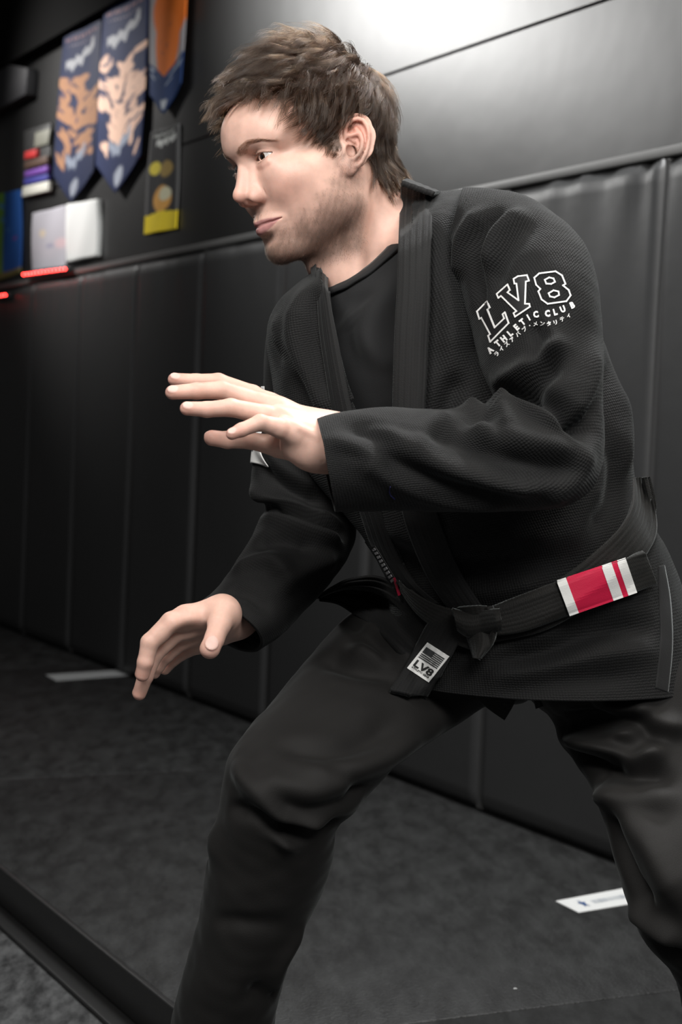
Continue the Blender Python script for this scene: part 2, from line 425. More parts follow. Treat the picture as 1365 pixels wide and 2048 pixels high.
def strip(name, A, B, mat, parent, bvs=None, depth=None, off=0.006, thick=0.006, K=14, n=120, bulge=0.003, ridges=0, smooth_d=9, top_depth=None, top_frac=0.15, **kw):
    """band of cloth between two pixel edge lines A and B; its depth follows the cloth beneath (bvs) or the given depths"""
    A = catmull(np.array(A, float), n); B = catmull(np.array(B, float), n)
    t = np.linspace(0, 1, K); G = A[:, None, :2] * (1 - t)[None, :, None] + B[:, None, :2] * t[None, :, None]
    if A.shape[1] > 2: Dg = A[:, None, 2] * (1 - t) + B[:, None, 2] * t
    else: Dg = np.full((n, K), depth if depth else 2.2)
    if bvs:
        last = None
        Dh = np.full((n, K), np.nan)
        for i in range(n):
            for j in range(K):
                Dh[i, j] = near_depth(bvs, G[i, j, 0], G[i, j, 1], np.nan)
        for j in range(K):                                   # fill the gaps along the band
            c = Dh[:, j]; ok = ~np.isnan(c)
            if ok.any(): Dh[:, j] = np.interp(np.arange(n), np.nonzero(ok)[0], c[ok])
        if np.isnan(Dh).any(): Dh = np.where(np.isnan(Dh), np.nanmean(Dh), Dh)
        ker = np.ones(smooth_d) / smooth_d; pad = smooth_d // 2
        for j in range(K): Dh[:, j] = np.convolve(np.pad(Dh[:, j], pad, 'edge'), ker, 'valid')
        Dg = Dh - off
        if top_depth:
            q = np.clip(1 - np.arange(n) / (n * top_frac), 0, 1)[:, None]; q = q * q * (3 - 2 * q); Dg = Dg * (1 - q) + top_depth * q
    Dg = Dg - bulge * np.sin(np.pi * t)[None, :] ** 0.6
    V = P(G[..., 0], G[..., 1], Dg)
    if ridges:
        nn = grid_normals(V, False); V = V + nn * (0.00035 * np.cos(2 * np.pi * ridges * t))[None, :, None]
    w = np.linalg.norm(V[:, -1] - V[:, 0], axis=1).mean(); L = np.concatenate([[0], np.cumsum(np.linalg.norm(np.diff(V[:, K // 2], axis=0), axis=1))])
    uv = np.stack(np.meshgrid(np.linspace(0, w, K), L), -1).reshape(-1, 2)
    Fc = grid_faces(n, K, closed=False)
    f0 = Fc[len(Fc) // 2]; Vf = V.reshape(-1, 3); nn = np.cross(Vf[f0[1]] - Vf[f0[0]], Vf[f0[2]] - Vf[f0[0]])
    if np.dot(nn, CAM - Vf[f0[0]]) < 0: Fc = Fc[:, ::-1]
    o = mesh_obj(name, Vf, [tuple(int(a) for a in f) for f in Fc] if len(Vf) < 4000 else Fc, mat, parent, uv=uv, **kw)
    s = o.modifiers.new('thickness', 'SOLIDIFY'); s.thickness = thick; s.offset = -1
    return o, bvh_of(Vf, Fc), V

# jacket body -------------------------------------------------------
jacket_st = [
    (700, 500, 850, 385, 2.20, 0.055, 18), (650, 530, 905, 382, 2.20, 0.080, 22), (592, 568, 985, 384, 2.20, 0.100, 20),
    (545, 620, 1060, 420, 2.20, 0.118, 14), (533, 690, 1105, 480, 2.20, 0.130, 8), (545, 765, 1150, 570, 2.20, 0.140, 4),
    (560, 840, 1195, 660, 2.20, 0.145), (600, 920, 1228, 740, 2.20, 0.148), (650, 985, 1250, 830, 2.20, 0.150),
    (700, 1040, 1262, 910, 2.20, 0.150), (735, 1090, 1272, 980, 2.21, 0.150), (765, 1140, 1300, 1040, 2.22, 0.150, 6),
    (775, 1190, 1335, 1100, 2.23, 0.152, 12), (778, 1240, 1362, 1170, 2.24, 0.158, 16), (776, 1290, 1390, 1250, 2.24, 0.166, 20),
    (774, 1322, 1405, 1308, 2.24, 0.172, 18), (772, 1350, 1420, 1362, 2.24, 0.176, 16)]
NECK_V = [(640, 480), (640, 560), (660, 640), (690, 760), (722, 850), (770, 900), (800, 850), (812, 700), (822, 560), (826, 420), (815, 330)]
def drop_v(c):
    x, y, d = proj(c); return inpoly(x, y, NECK_V) & (d < 2.20)
torso_folds = [
    ([(905, 400), (880, 470), (885, 560), (900, 650), (905, 740)], 0.0200, 0.0135), ([(865, 470), (870, 600), (872, 740)], 0.0120, -0.0081),
    ([(915, 760), (895, 820), (890, 900)], 0.0120, -0.0135), ([(925, 520), (950, 620), (965, 720)], 0.0160, -0.0135),
    ([(540, 690), (575, 740), (610, 800), (630, 860)], 0.0180, -0.0162), ([(600, 590), (590, 680), (620, 780), (640, 830)], 0.0140, 0.0135),
    ([(560, 640), (558, 700), (580, 760)], 0.0160, 0.0108), ([(630, 590), (632, 680), (655, 790)], 0.0100, -0.0108),
    ([(1205, 980), (1160, 1050), (1080, 1110)], 0.0220, 0.0108), ([(1235, 900), (1225, 980), (1180, 1060)], 0.0160, -0.0121),
    ([(1240, 760), (1250, 850), (1250, 930)], 0.0200, 0.0108), ([(1222, 700), (1218, 800), (1215, 900)], 0.0130, -0.0108),
    ([(780, 1040), (840, 1080), (960, 1090), (1080, 1070)], 0.0200, 0.0095), ([(800, 1110), (900, 1140), (1040, 1130), (1140, 1100)], 0.0180, -0.0121),
    ([(860, 1150), (960, 1180), (1080, 1160)], 0.0160, 0.0095), ([(1000, 1320), (1100, 1300), (1200, 1265), (1300, 1255)], 0.0147, -0.0163),
    ([(960, 1350), (1080, 1335), (1200, 1310), (1310, 1300)], 0.0166, 0.0109), ([(1060, 1240), (1160, 1215), (1250, 1200)], 0.0120, 0.0073),
    ([(930, 1330), (1000, 1300), (1120, 1262)], 0.0110, 0.0109), ([(1000, 1385), (1120, 1360), (1260, 1350)], 0.0129, -0.0073)]
jacket = bpy.data.objects.new('jacket', None)
body_o, bv_torso, V_torso = garment('jacket', jacket_st, torso_folds, m_gi, person, S=300, Mr=340, seed=3, drop=drop_v, thick=0.004,
                                    label='black pearl-weave jacket')
jacket = body_o

# sleeves
sl_left = [
    (925, 378, 880, 520, 2.14, 0.070), (990, 379, 905, 570, 2.12, 0.078), (1065, 402, 928, 618, 2.09, 0.084), (1132, 448, 944, 664, 2.07, 0.086),
    (1175, 505, 955, 708, 2.05, 0.086), (1196, 575, 968, 750, 2.035, 0.084), (1204, 660, 984, 786, 2.02, 0.080), (1207, 750, 992, 806, 2.00, 0.078),
    (1208, 835, 985, 812, 1.99, 0.078), (1206, 905, 965, 812, 1.98, 0.080), (1192, 965, 940, 815, 1.97, 0.080), (1150, 1005, 910, 818, 1.96, 0.077),
    (1080, 1020, 875, 820, 1.955, 0.073), (990, 1024, 830, 817, 1.95, 0.070), (900, 1024, 775, 814, 1.945, 0.066), (800, 1022, 715, 819, 1.94, 0.063),
    (725, 1024, 668, 826, 1.935, 0.060), (671, 1026, 633, 835, 1.93, 0.058, 0, 1, 4)]
fl_left = [
    ([(668, 900), (760, 930), (860, 985), (980, 1008)], 0.0075, -0.0050), ([(700, 870), (790, 905), (900, 948), (1020, 968), (1120, 962)], 0.0070, 0.0050), ([(860, 900), (960, 925), (1080, 945), (1160, 940)], 0.0070, -0.0045),
    ([(720, 840), (800, 860), (900, 880)], 0.0075, -0.0035), ([(640, 850), (655, 940), (665, 1010)], 0.006, 0.0008),
    ([(1130, 690), (1085, 715), (1040, 745), (985, 775)], 0.0133, 0.0135), ([(1120, 720), (1080, 755), (1020, 790), (990, 800)], 0.0114, -0.0180),
    ([(985, 790), (1050, 790), (1110, 812), (1160, 850), (1195, 850)], 0.0123, -0.0240), ([(990, 812), (1060, 815), (1120, 845), (1165, 880)], 0.0104, 0.0150),
    ([(1205, 790), (1185, 840), (1160, 862), (1120, 850)], 0.0152, -0.0150), ([(1190, 700), (1185, 780), (1170, 830)], 0.0152, 0.0090),
    ([(940, 820), (975, 802), (1000, 812), (1010, 850)], 0.0114, 0.0135), ([(930, 850), (960, 830), (985, 840), (1000, 880)], 0.0114, -0.0105),
    ([(690, 845), (740, 870), (800, 920), (900, 965), (1040, 1000)], 0.0133, -0.0120), ([(740, 850), (830, 905), (960, 955), (1120, 975)], 0.0152, 0.0135),
    ([(850, 850), (960, 900), (1060, 925), (1160, 930)], 0.0162, -0.0135), ([(950, 850), (1040, 880), (1150, 905)], 0.0142, 0.0120),
    ([(700, 900), (800, 960), (900, 1000), (1000, 1012)], 0.0133, 0.0090), ([(660, 880), (720, 900), (760, 930)], 0.0114, 0.0060),
    ([(1175, 910), (1150, 960), (1100, 1000)], 0.0171, 0.0090), ([(900, 830), (860, 850), (840, 880)], 0.0114, 0.0075),
    ([(1000, 420), (960, 470), (950, 540), (958, 620)], 0.0114, -0.0180), ([(1040, 425), (995, 470), (975, 530)], 0.0114, 0.0135), ([(960, 425), (925, 480), (920, 550)], 0.0114, 0.0120),
    ([(1075, 440), (1020, 500), (985, 570)], 0.0123, -0.0090), ([(1070, 650), (1085, 690), (1070, 720)], 0.0085, -0.0090), ([(1090, 640), (1110, 680), (1095, 700)], 0.0085, 0.0075)]
sleeve_l, bv_sl, V_sl = garment('sleeve', sl_left, fl_left, m_gi, jacket, S=340, Mr=260, seed=11, thick=0.0035)
sl_right = [
    (575, 590, 650, 640, 2.26, 0.060), (543, 632, 660, 680, 2.28, 0.068), (530, 700, 664, 740, 2.29, 0.072), (527, 780, 675, 810, 2.29, 0.074),
    (515, 860, 690, 890, 2.285, 0.074), (505, 930, 703, 970, 2.28, 0.074), (508, 985, 712, 1030, 2.27, 0.074), (530, 1012, 712, 1072, 2.25, 0.074),
    (520, 1040, 700, 1108, 2.23, 0.074), (500, 1082, 680, 1140, 2.21, 0.072), (472, 1125, 645, 1185, 2.19, 0.070),
    (448, 1158, 600, 1232, 2.17, 0.067, -5, 1, 8), (425, 1184, 560, 1272, 2.15, 0.064, -12, 1, 24), (402, 1204, 512, 1302, 2.13, 0.058, -20, 1, 44)]
fl_right = [
    ([(505, 975), (540, 1000), (600, 1015), (680, 1050)], 0.0092, 0.0146), ([(515, 1000), (560, 1022), (620, 1035), (690, 1070)], 0.0092, -0.0219),
    ([(530, 1030), (580, 1048), (640, 1070), (680, 1075)], 0.0101, 0.0146), ([(510, 1090), (560, 1080), (620, 1095)], 0.0129, -0.0109),
    ([(470, 1140), (540, 1120), (570, 1150)], 0.0129, 0.0109), ([(520, 870), (560, 930), (640, 980)], 0.0147, 0.0109), ([(520, 930), (570, 975), (640, 1010)], 0.0110, -0.0128),
    ([(560, 1180), (620, 1140), (670, 1120)], 0.0110, 0.0092), ([(450, 1180), (500, 1190), (530, 1215)], 0.0110, -0.0073)]
sleeve_r, bv_sr, V_sr = garment('sleeve', sl_right, fl_right, m_gi_far, jacket, S=280, Mr=200, seed=12, thick=0.0035)

# t-shirt
tee_st = [
    (650, 556, 808, 436, 2.215, 0.052, 58), (645, 575, 830, 440, 2.215, 0.068, 60), (640, 640, 870, 470, 2.215, 0.085, 50), (620, 700, 930, 540, 2.215, 0.095, 30),
    (620, 780, 980, 640, 2.215, 0.10, 15), (650, 880, 1050, 740, 2.215, 0.10), (720, 1000, 1120, 860, 2.215, 0.10), (790, 1120, 1200, 980, 2.22, 0.10)]
fl_tee = [([(780, 570), (745, 640), (735, 740), (770, 800)], 0.0184, 0.0120), ([(700, 640), (720, 720), (760, 800)], 0.0147, -0.0096), ([(760, 590), (700, 610), (680, 640)], 0.0110, -0.0036),
          ([(690, 620), (735, 690), (790, 740)], 0.0129, 0.0072)]
tee, bv_tee, V_tee = garment('t_shirt', tee_st, fl_tee, m_tee, person, S=150, Mr=160, seed=5, thick=0.002, label='black crew-neck t-shirt')
# ribbed neckband of the t-shirt: a ring swept around the top edge
def ring_band(name, ring, nrm, h, w, mat, parent, down):
    k = len(ring); prof = [(-0.5, 0.0), (-0.5, 1.0), (-0.2, 1.25), (0.2, 1.25), (0.5, 1.0), (0.5, 0.0)]
    V = np.array([[ring[i] + down[i] * h * (a + 0.42) + nrm[i] * w * b for a, b in prof] for i in range(k)])
    Fc = [(i * 6 + j, i * 6 + (j + 1) % 6, ((i + 1) % k) * 6 + (j + 1) % 6, ((i + 1) % k) * 6 + j) for i in range(k) for j in range(6)]
    o = mesh_obj(name, V.reshape(-1, 3), Fc, mat, parent); return o
nt_ = grid_normals(V_tee); 
if np.mean(np.einsum('ijk,ijk->ij', nt_, V_tee - V_tee.mean(1, keepdims=True))) < 0: nt_ = -nt_
dn = V_tee[6] - V_tee[0]; dn /= np.linalg.norm(dn, axis=1, keepdims=True)
ring_band('neckband', V_tee[0], nt_[2], 0.021, 0.0030, m_tee, tee, dn)

# trousers
leg_r = [
    (905, 1190, 1120, 1330, 2.30, 0.12), (800, 1195, 1050, 1400, 2.29, 0.125), (705, 1225, 975, 1408, 2.26, 0.115), (622, 1308, 905, 1455, 2.20, 0.105), (556, 1392, 845, 1492, 2.14, 0.100),
    (500, 1450, 795, 1525, 2.09, 0.096), (462, 1502, 755, 1575, 2.06, 0.092), (446, 1556, 715, 1618, 2.05, 0.088), (436, 1630, 676, 1655, 2.06, 0.083), (420, 1705, 668, 1712, 2.08, 0.080),
    (402, 1795, 640, 1795, 2.10, 0.078), (385, 1890, 598, 1885, 2.12, 0.076), (358, 1975, 567, 1965, 2.14, 0.074), (340, 2060, 549, 2055, 2.16, 0.072),
    (332, 2180, 540, 2175, 2.18, 0.070), (325, 2330, 535, 2320, 2.20, 0.068), (322, 2450, 530, 2440, 2.21, 0.066)]
fl_legr = [
    ([(470, 1530), (520, 1590), (590, 1650), (660, 1650)], 0.0110, 0.0157), ([(460, 1615), (510, 1632), (560, 1662), (620, 1672)], 0.0092, -0.0211), ([(475, 1618), (530, 1650), (590, 1700)], 0.0083, 0.0123),
    ([(560, 1655), (620, 1665), (672, 1650)], 0.0110, -0.0175), ([(800, 1440), (720, 1490), (640, 1500), (560, 1490)], 0.0166, -0.0105), ([(840, 1470), (760, 1520), (700, 1540), (600, 1545)], 0.0147, 0.0105),
    ([(760, 1570), (700, 1600), (620, 1620), (540, 1600)], 0.0147, -0.0123), ([(640, 1310), (700, 1330), (800, 1350), (900, 1400)], 0.0147, -0.0175),
    ([(700, 1300), (780, 1330), (850, 1390)], 0.0129, 0.0157), ([(720, 1250), (780, 1290), (830, 1340)], 0.0110, 0.0175), ([(700, 1240), (745, 1275), (790, 1330)], 0.0092, -0.0175),
    ([(430, 1840), (500, 1845), (570, 1850)], 0.0092, -0.0070), ([(440, 1560), (432, 1620), (430, 1700)], 0.0184, 0.0088), ([(520, 1560), (620, 1590), (700, 1570)], 0.0166, 0.0105),
    ([(600, 1860), (560, 1930), (540, 2000)], 0.0129, 0.0105), ([(500, 1980), (540, 1990), (560, 1970)], 0.0110, -0.0105), ([(740, 1605), (700, 1560), (650, 1530)], 0.0110, -0.0070)]
leg_l = [
    (1000, 1220, 1300, 1120, 2.27, 0.13), (1000, 1320, 1380, 1220, 2.26, 0.14), (1060, 1395, 1430, 1330, 2.24, 0.135), (1108, 1445, 1465, 1400, 2.22, 0.125), (1124, 1490, 1490, 1470, 2.20, 0.118), (1160, 1535, 1510, 1540, 2.17, 0.110),
    (1190, 1585, 1530, 1610, 2.14, 0.105), (1214, 1650, 1545, 1680, 2.11, 0.10), (1236, 1735, 1558, 1750, 2.09, 0.096), (1262, 1820, 1570, 1830, 2.09, 0.092), (1290, 1885, 1580, 1910, 2.10, 0.088),
    (1335, 1935, 1590, 1990, 2.12, 0.083), (1362, 1990, 1600, 2070, 2.14, 0.080), (1375, 2090, 1605, 2150, 2.16, 0.077), (1390, 2230, 1600, 2270, 2.19, 0.073), (1400, 2350, 1590, 2370, 2.21, 0.069)]
fl_legl = [
    ([(1120, 1450), (1180, 1440), (1260, 1440), (1310, 1470)], 0.0120, -0.0273), ([(1130, 1480), (1200, 1500), (1270, 1530), (1320, 1500)], 0.0120, 0.0252), ([(1125, 1500), (1180, 1520), (1250, 1530)], 0.0092, -0.0252),
    ([(1180, 1395), (1230, 1420), (1300, 1420)], 0.0120, 0.0210), ([(1150, 1410), (1200, 1405), (1260, 1395)], 0.0092, -0.0168), ([(1180, 1560), (1250, 1545), (1340, 1550)], 0.0129, -0.0168),
    ([(1190, 1580), (1260, 1600), (1350, 1600)], 0.0147, 0.0126), ([(1230, 1620), (1250, 1720), (1300, 1820)], 0.0129, -0.0168), ([(1210, 1580), (1290, 1680), (1360, 1800)], 0.0184, 0.0168),
    ([(1270, 1820), (1310, 1850), (1350, 1880)], 0.0129, 0.0168), ([(1290, 1900), (1330, 1900), (1365, 1920)], 0.0110, -0.0252), ([(1230, 1470), (1300, 1450), (1365, 1460)], 0.0120, 0.0189)]
tr_o, bv_lr, _ = garment('trousers', leg_r, fl_legr, m_trou, person, S=300, Mr=220, seed=21, thick=0.002, fine=0.0022, label='black cotton trousers')
tl_o, bv_ll, _ = garment('trouser_leg', leg_l, fl_legl, m_trou, tr_o, S=300, Mr=220, seed=22, thick=0.002, fine=0.0022)
# ------------------------------------------------------------------ the body: head, neck and hands as one smooth surface
def softmin(a, b, k):
    h = np.clip(0.5 + 0.5 * (b - a) / k, 0, 1); return b + (a - b) * h - k * h * (1 - h)
def softmax(a, b, k): return -softmin(-a, -b, k)
def rotm(ax, ay, az):
    return np.array(Matrix.Rotation(math.radians(az), 3, 'Z') @ Matrix.Rotation(math.radians(ay), 3, 'Y') @ Matrix.Rotation(math.radians(ax), 3, 'X'))
class Sdf:
    """smooth solid in a local frame; every entry is (function, box lo, box hi, op, blend)"""
    def __init__(s): s.p = []
    def ell(s, c, r, k=0.008, op='add', rot=None, sym=False):
        for sg in ((1, -1) if sym else (1,)):
            cc = np.array(c, float) * (1, sg, 1); rr = np.array(r, float); R = None
            if rot is not None:
                R = rotm(rot[0] * sg, rot[1], rot[2] * sg)
            def f(p, cc=cc, rr=rr, R=R):
                q = p - cc.astype('f4')
                if R is not None: q = q @ R.astype('f4')
                k0 = np.sqrt(((q / rr.astype('f4')) ** 2).sum(-1)); k1 = np.sqrt(((q / (rr * rr).astype('f4')) ** 2).sum(-1)) + 1e-6
                return k0 * (k0 - 1) / k1
            m = rr.max(); s.p.append((f, cc - m, cc + m, op, k))
    def cap(s, a, b, ra, rb, k=0.008, op='add', sym=False):
        for sg in ((1, -1) if sym else (1,)):
            A = np.array(a, float) * (1, sg, 1); B = np.array(b, float) * (1, sg, 1)
            def f(p, A=A.astype('f4'), B=B.astype('f4')):
                ba = B - A; q = p - A; t = np.clip((q @ ba) / np.float32(ba @ ba), 0, 1)
                return np.sqrt(((q - t[..., None] * ba) ** 2).sum(-1)) - (ra + (rb - ra) * t)
            m = max(ra, rb); s.p.append((f, np.minimum(A, B) - m, np.maximum(A, B) + m, op, k))
    def chain(s, pts, rs, k=0.004, op='add', sym=False, sm=0.0):
        """one tube through the points"""
        for sg in ((1, -1) if sym else (1,)):
            Q = np.array(pts, float) * (1, sg, 1); rs_ = np.array(rs, float) if np.ndim(rs) else np.full(len(Q), rs)
            def f(p, Q=Q.astype('f4'), rr=rs_.astype('f4')):
                d = None
                for i in range(len(Q) - 1):
                    ba = Q[i + 1] - Q[i]; q = p - Q[i]; t = np.clip((q @ ba) / np.float32(ba @ ba + 1e-12), 0, 1)
                    e = np.sqrt(((q - t[..., None] * ba) ** 2).sum(-1)) - (rr[i] + (rr[i + 1] - rr[i]) * t)
                    d = e if d is None else (softmin(d, e, np.float32(sm)) if sm else np.minimum(d, e))
                return d
            m = rs_.max(); s.p.append((f, Q.min(0) - m, Q.max(0) + m, op, k))
    def fn(s, f, lo, hi, op, k): s.p.append((f, np.array(lo), np.array(hi), op, k))
    def mesh(s, h, B=32):
        adds = [q for q in s.p if q[3] == 'add']
        lo = np.min([q[1] for q in adds], 0) - 0.01; hi = np.max([q[2] for q in adds], 0) + 0.01
        g = vdb.FloatGrid(float(3 * h)); i0 = np.floor(lo / h / B).astype(int); i1 = np.floor(hi / h / B).astype(int) + 1
        ar = np.arange(B)
        for bx in range(i0[0], i1[0]):
            for by in range(i0[1], i1[1]):
                for bz in range(i0[2], i1[2]):
                    a = np.array([bx, by, bz]) * B; L = a * h; H = (a + B) * h
                    act = [q for q in s.p if np.all(q[1] - q[4] - 4 * h < H) and np.all(q[2] + q[4] + 4 * h > L)]
                    if not any(q[3] == 'add' for q in act): continue
                    X = np.stack(np.meshgrid((a[0] + ar) * h, (a[1] + ar) * h, (a[2] + ar) * h, indexing='ij'), -1).astype('f4')
                    d = np.full(X.shape[:3], 1.0, 'f4')
                    for f, _, _, op, k in act:
                        e = f(X)
                        d = softmin(d, e, k) if op == 'add' else softmax(d, -e, k)
                    g.copyFromArray(np.clip(d, -3 * h, 3 * h).astype('f4'), ijk=tuple(int(v) for v in a), tolerance=0)
        v, q = g.convertToQuads(0)
        return v * h, q[:, ::-1]

# head frame (fitted to the face): x forwards, y to his left, z up
def head_frame(yaw, pitch, roll):
    F = np.array([-math.cos(yaw), 0, -math.sin(yaw)]); L = np.array([math.sin(yaw), 0, -math.cos(yaw)]); U = np.array([0, -1.0, 0])
    F2 = math.cos(pitch) * F - math.sin(pitch) * U; U2 = math.cos(pitch) * U + math.sin(pitch) * F
    L3 = math.cos(roll) * L + math.sin(roll) * U2; U3 = math.cos(roll) * U2 - math.sin(roll) * L
    R = np.stack([F2, L3, U3], 1)                       # camera coords right, down, forward
    return np.stack([RT, -UP, FW], 1) @ R
HR = head_frame(math.radians(32.5), math.radians(15.5), math.radians(5.0))
HO = CAM + (-0.0300) * RT - (-0.4285) * UP + 2.20 * FW
def h2w(p): return np.asarray(p) @ HR.T + HO
def w2h(p): return (np.asarray(p) - HO) @ HR
def pix2h(x, y, p0, n):
    """pixel -> point on a plane given in head coordinates"""
    return w2h(on_plane(x, y, h2w(p0), HR @ np.asarray(n, float)))

S = Sdf()
# skull and face masses
S.ell((-0.014, 0, 0.044), (0.098, 0.074, 0.090), 0.02)
S.ell((0.040, 0, 0.046), (0.074, 0.064, 0.054), 0.02)
S.ell((0.040, 0, -0.026), (0.053, 0.056, 0.064), 0.02)
S.ell((0.022, 0, -0.040), (0.056, 0.060, 0.054), 0.02)
S.cap((0.0965, 0.014, 0.0320), (0.077, 0.046, 0.0320), 0.0105, 0.0095, 0.016, sym=True)      # brow ridge
S.ell((0.0970, 0, 0.033), (0.0140, 0.018, 0.016), 0.012)                                    # glabella
S.ell((0.064, 0.040, -0.020), (0.023, 0.023, 0.018), 0.020, sym=True)                      # cheekbone
S.cap((0.052, 0.052, -0.014), (0.010, 0.061, -0.006), 0.012, 0.010, 0.024, sym=True)
S.cap((0.004, 0.058, -0.012), (0.006, 0.050, -0.062), 0.016, 0.016, 0.020, sym=True)       # ramus
S.cap((0.006, 0.049, -0.064), (0.072, 0.018, -0.096), 0.017, 0.0145, 0.020, sym=True)       # jaw line
S.ell((0.0835, 0, -0.0950), (0.0155, 0.022, 0.0155), 0.012)                                 # chin
S.ell((0.050, 0, -0.074), (0.040, 0.042, 0.030), 0.018)
S.ell((0.041, 0.034, -0.048), (0.036, 0.026, 0.036), 0.022, sym=True)                      # cheek
S.ell((0.028, 0.046, -0.040), (0.030, 0.020, 0.032), 0.020, sym=True)
S.ell((0.0785, 0, -0.058), (0.0240, 0.026, 0.028), 0.014)                                   # muzzle
# eye sockets
S.ell((0.1120, 0.030, 0.0140), (0.0155, 0.0165, 0.0105), 0.012, 'sub', sym=True)
S.ell((0.1050, 0.0165, 0.012), (0.009, 0.0050, 0.011), 0.008, 'sub', sym=True)
# nose
S.chain([(0.0985, 0, 0.026), (0.1030, 0, 0.012), (0.1095, 0, -0.004), (0.1160, 0, -0.0185)], [0.0075, 0.0062, 0.0066, 0.0078], 0.006)
S.cap((0.093, 0.007, 0.006), (0.103, 0.008, -0.022), 0.0078, 0.0082, 0.009, sym=True)
S.ell((0.1170, 0, -0.0222), (0.0100, 0.0088, 0.0086), 0.005)
S.ell((0.1015, 0.0120, -0.0272), (0.0130, 0.0075, 0.0085), 0.0075, rot=(0, 10, 12), sym=True)
S.ell((0.100, 0.0245, -0.026), (0.009, 0.0022, 0.006), 0.006, 'sub', rot=(0, 30, 25), sym=True)
S.ell((0.1065, 0.0085, -0.0350), (0.0078, 0.0042, 0.0056), 0.002, 'sub', rot=(0, -10, -22), sym=True)
S.cap((0.1020, 0, -0.033), (0.1110, 0, -0.0305), 0.0042, 0.0044, 0.004)
# lips
S.chain([(0.1015, 0, -0.0570), (0.1000, 0.008, -0.0564), (0.0935, 0.018, -0.0582), (0.0830, 0.0275, -0.0602)], [0.0040, 0.0042, 0.0034, 0.0016], 0.0070, sym=True)
S.chain([(0.0996, 0, -0.0686), (0.0982, 0.008, -0.0680), (0.0925, 0.017, -0.0655), (0.0830, 0.0270, -0.0614)], [0.0058, 0.0056, 0.0042, 0.0016], 0.0070, sym=True)
S.chain([(0.1075, 0, -0.0624), (0.1050, 0.008, -0.0619), (0.0980, 0.018, -0.0613), (0.0880, 0.0285, -0.0606)], [0.0016, 0.0016, 0.0014, 0.0008], 0.0018, 'sub', sym=True)
S.cap((0.1055, 0, -0.042), (0.1065, 0, -0.053), 0.0016, 0.0018, 0.006, 'sub')
S.ell((0.1050, 0, -0.0805), (0.0085, 0.022, 0.0055), 0.008, 'sub')
# eyelids around the eyeballs
EYE = [np.array([0.0835, 0.0302, 0.0135]), np.array([0.0835, -0.0302, 0.0135])]; ER = 0.0122
LIDR = ER + 0.0013
for e in EYE: S.ell(e, (LIDR,) * 3, 0.006)
def almond(e, sg):
    def f(p):
        y = (p[..., 1] - e[1]) * sg; z = p[..., 2] - e[2]; x = p[..., 0] - e[0]
        # aperture: two arcs meeting at the corners, the outer one slightly higher
        z = z - 0.06 * y
        hw = 0.0142; up = 0.0046; lo = 0.0044
        Ru = (hw * hw + up * up) / (2 * up); Rl = (hw * hw + lo * lo) / (2 * lo)
        du = np.sqrt(y * y + (z + Ru - up) ** 2) - Ru; dl = np.sqrt(y * y + (z - Rl + lo) ** 2) - Rl
        return np.maximum(np.maximum(du, dl), -(x - 0.0005))
    return f
for e, sg in ((EYE[0], 1), (EYE[1], -1)):
    S.fn(almond(e, sg), e - 0.02, e + 0.02, 'sub', 0.0010)
    # crease above the upper lid
    pts = []
    for a in np.linspace(-0.95, 1.1, 9):
        y = a * 0.0135; pts.append((e[0] + math.sqrt(max(1e-6, 0.0147 ** 2 - y * y * 0.8)) * 0.94, e[1] + sg * y, e[2] + 0.0078 - 0.0036 * a * a + 0.0006 * a))
    S.chain(pts, 0.0010, 0.0018, 'sub')
    S.ell((0.0790, sg * 0.0300, -0.0050), (0.0150, 0.018, 0.0105), 0.014); S.ell((0.0750, sg * 0.0270, -0.0220), (0.0180, 0.018, 0.0200), 0.018)
    # pouch under the eye
    S.chain([(e[0] + 0.0105, e[1] - sg * 0.008, e[2] - 0.0085), (e[0] + 0.0105, e[1] + sg * 0.001, e[2] - 0.0100), (e[0] + 0.0075, e[1] + sg * 0.009, e[2] - 0.0085)], 0.0012, 0.006)
# neck
n_lo = w2h(P(735, 610, 2.235)); n_fr = w2h(P(700, 640, 2.19))
S.cap((-0.022, 0, -0.045), n_lo, 0.054, 0.053, 0.018)
S.cap((0.030, 0, -0.085), w2h(P(700, 575, 2.19)), 0.024, 0.024, 0.022)
S.cap((-0.055, 0.0, -0.01), w2h(P(790, 520, 2.26)), 0.045, 0.055, 0.02)
S.cap((-0.014, 0.054, -0.030), w2h(P(712, 590, 2.172)), 0.011, 0.009, 0.016)      # neck muscle, near side
S.cap((-0.014, -0.050, -0.030), w2h(P(690, 585, 2.22)), 0.011, 0.010, 0.016)
S.cap(w2h(P(790, 470, 2.23)), w2h(P(880, 520, 2.18)), 0.050, 0.045, 0.02)            # towards the shoulders, under the clothes
S.cap(n_lo, w2h(P(760, 740, 2.25)), 0.052, 0.060, 0.03)
S.ell((0.040, 0, -0.128), (0.012, 0.011, 0.013), 0.014)
# ears, drawn on a plane that flares backwards
EP0, EN = (0.0, 0.074, 0.0), (0.42, 0.90, 0.10)
def ear_pt(zx, zy, lift=0.0):
    q = pix2h(660 + zx / 12.41, 220 + zy / 12.41, EP0, EN); n = np.array(EN) / np.linalg.norm(EN)
    return q + n * lift
def ear_chain(pts, rs, k, op='add'):
    Q = [ear_pt(*p) for p in pts]; S.chain(Q, rs, k, op, sym=True)
ear_c = [ear_pt(650, 760), ear_pt(620, 1050)]
hel = [(420, 860, 0.000), (385, 740, 0.002), (385, 560, 0.003), (440, 400, 0.004), (560, 280, 0.005), (690, 250, 0.005), (810, 300, 0.005), (900, 430, 0.005), (950, 600, 0.005), (950, 780, 0.0045), (920, 960, 0.004), (870, 1130, 0.004), (790, 1290, 0.003), (690, 1400, 0.003)]
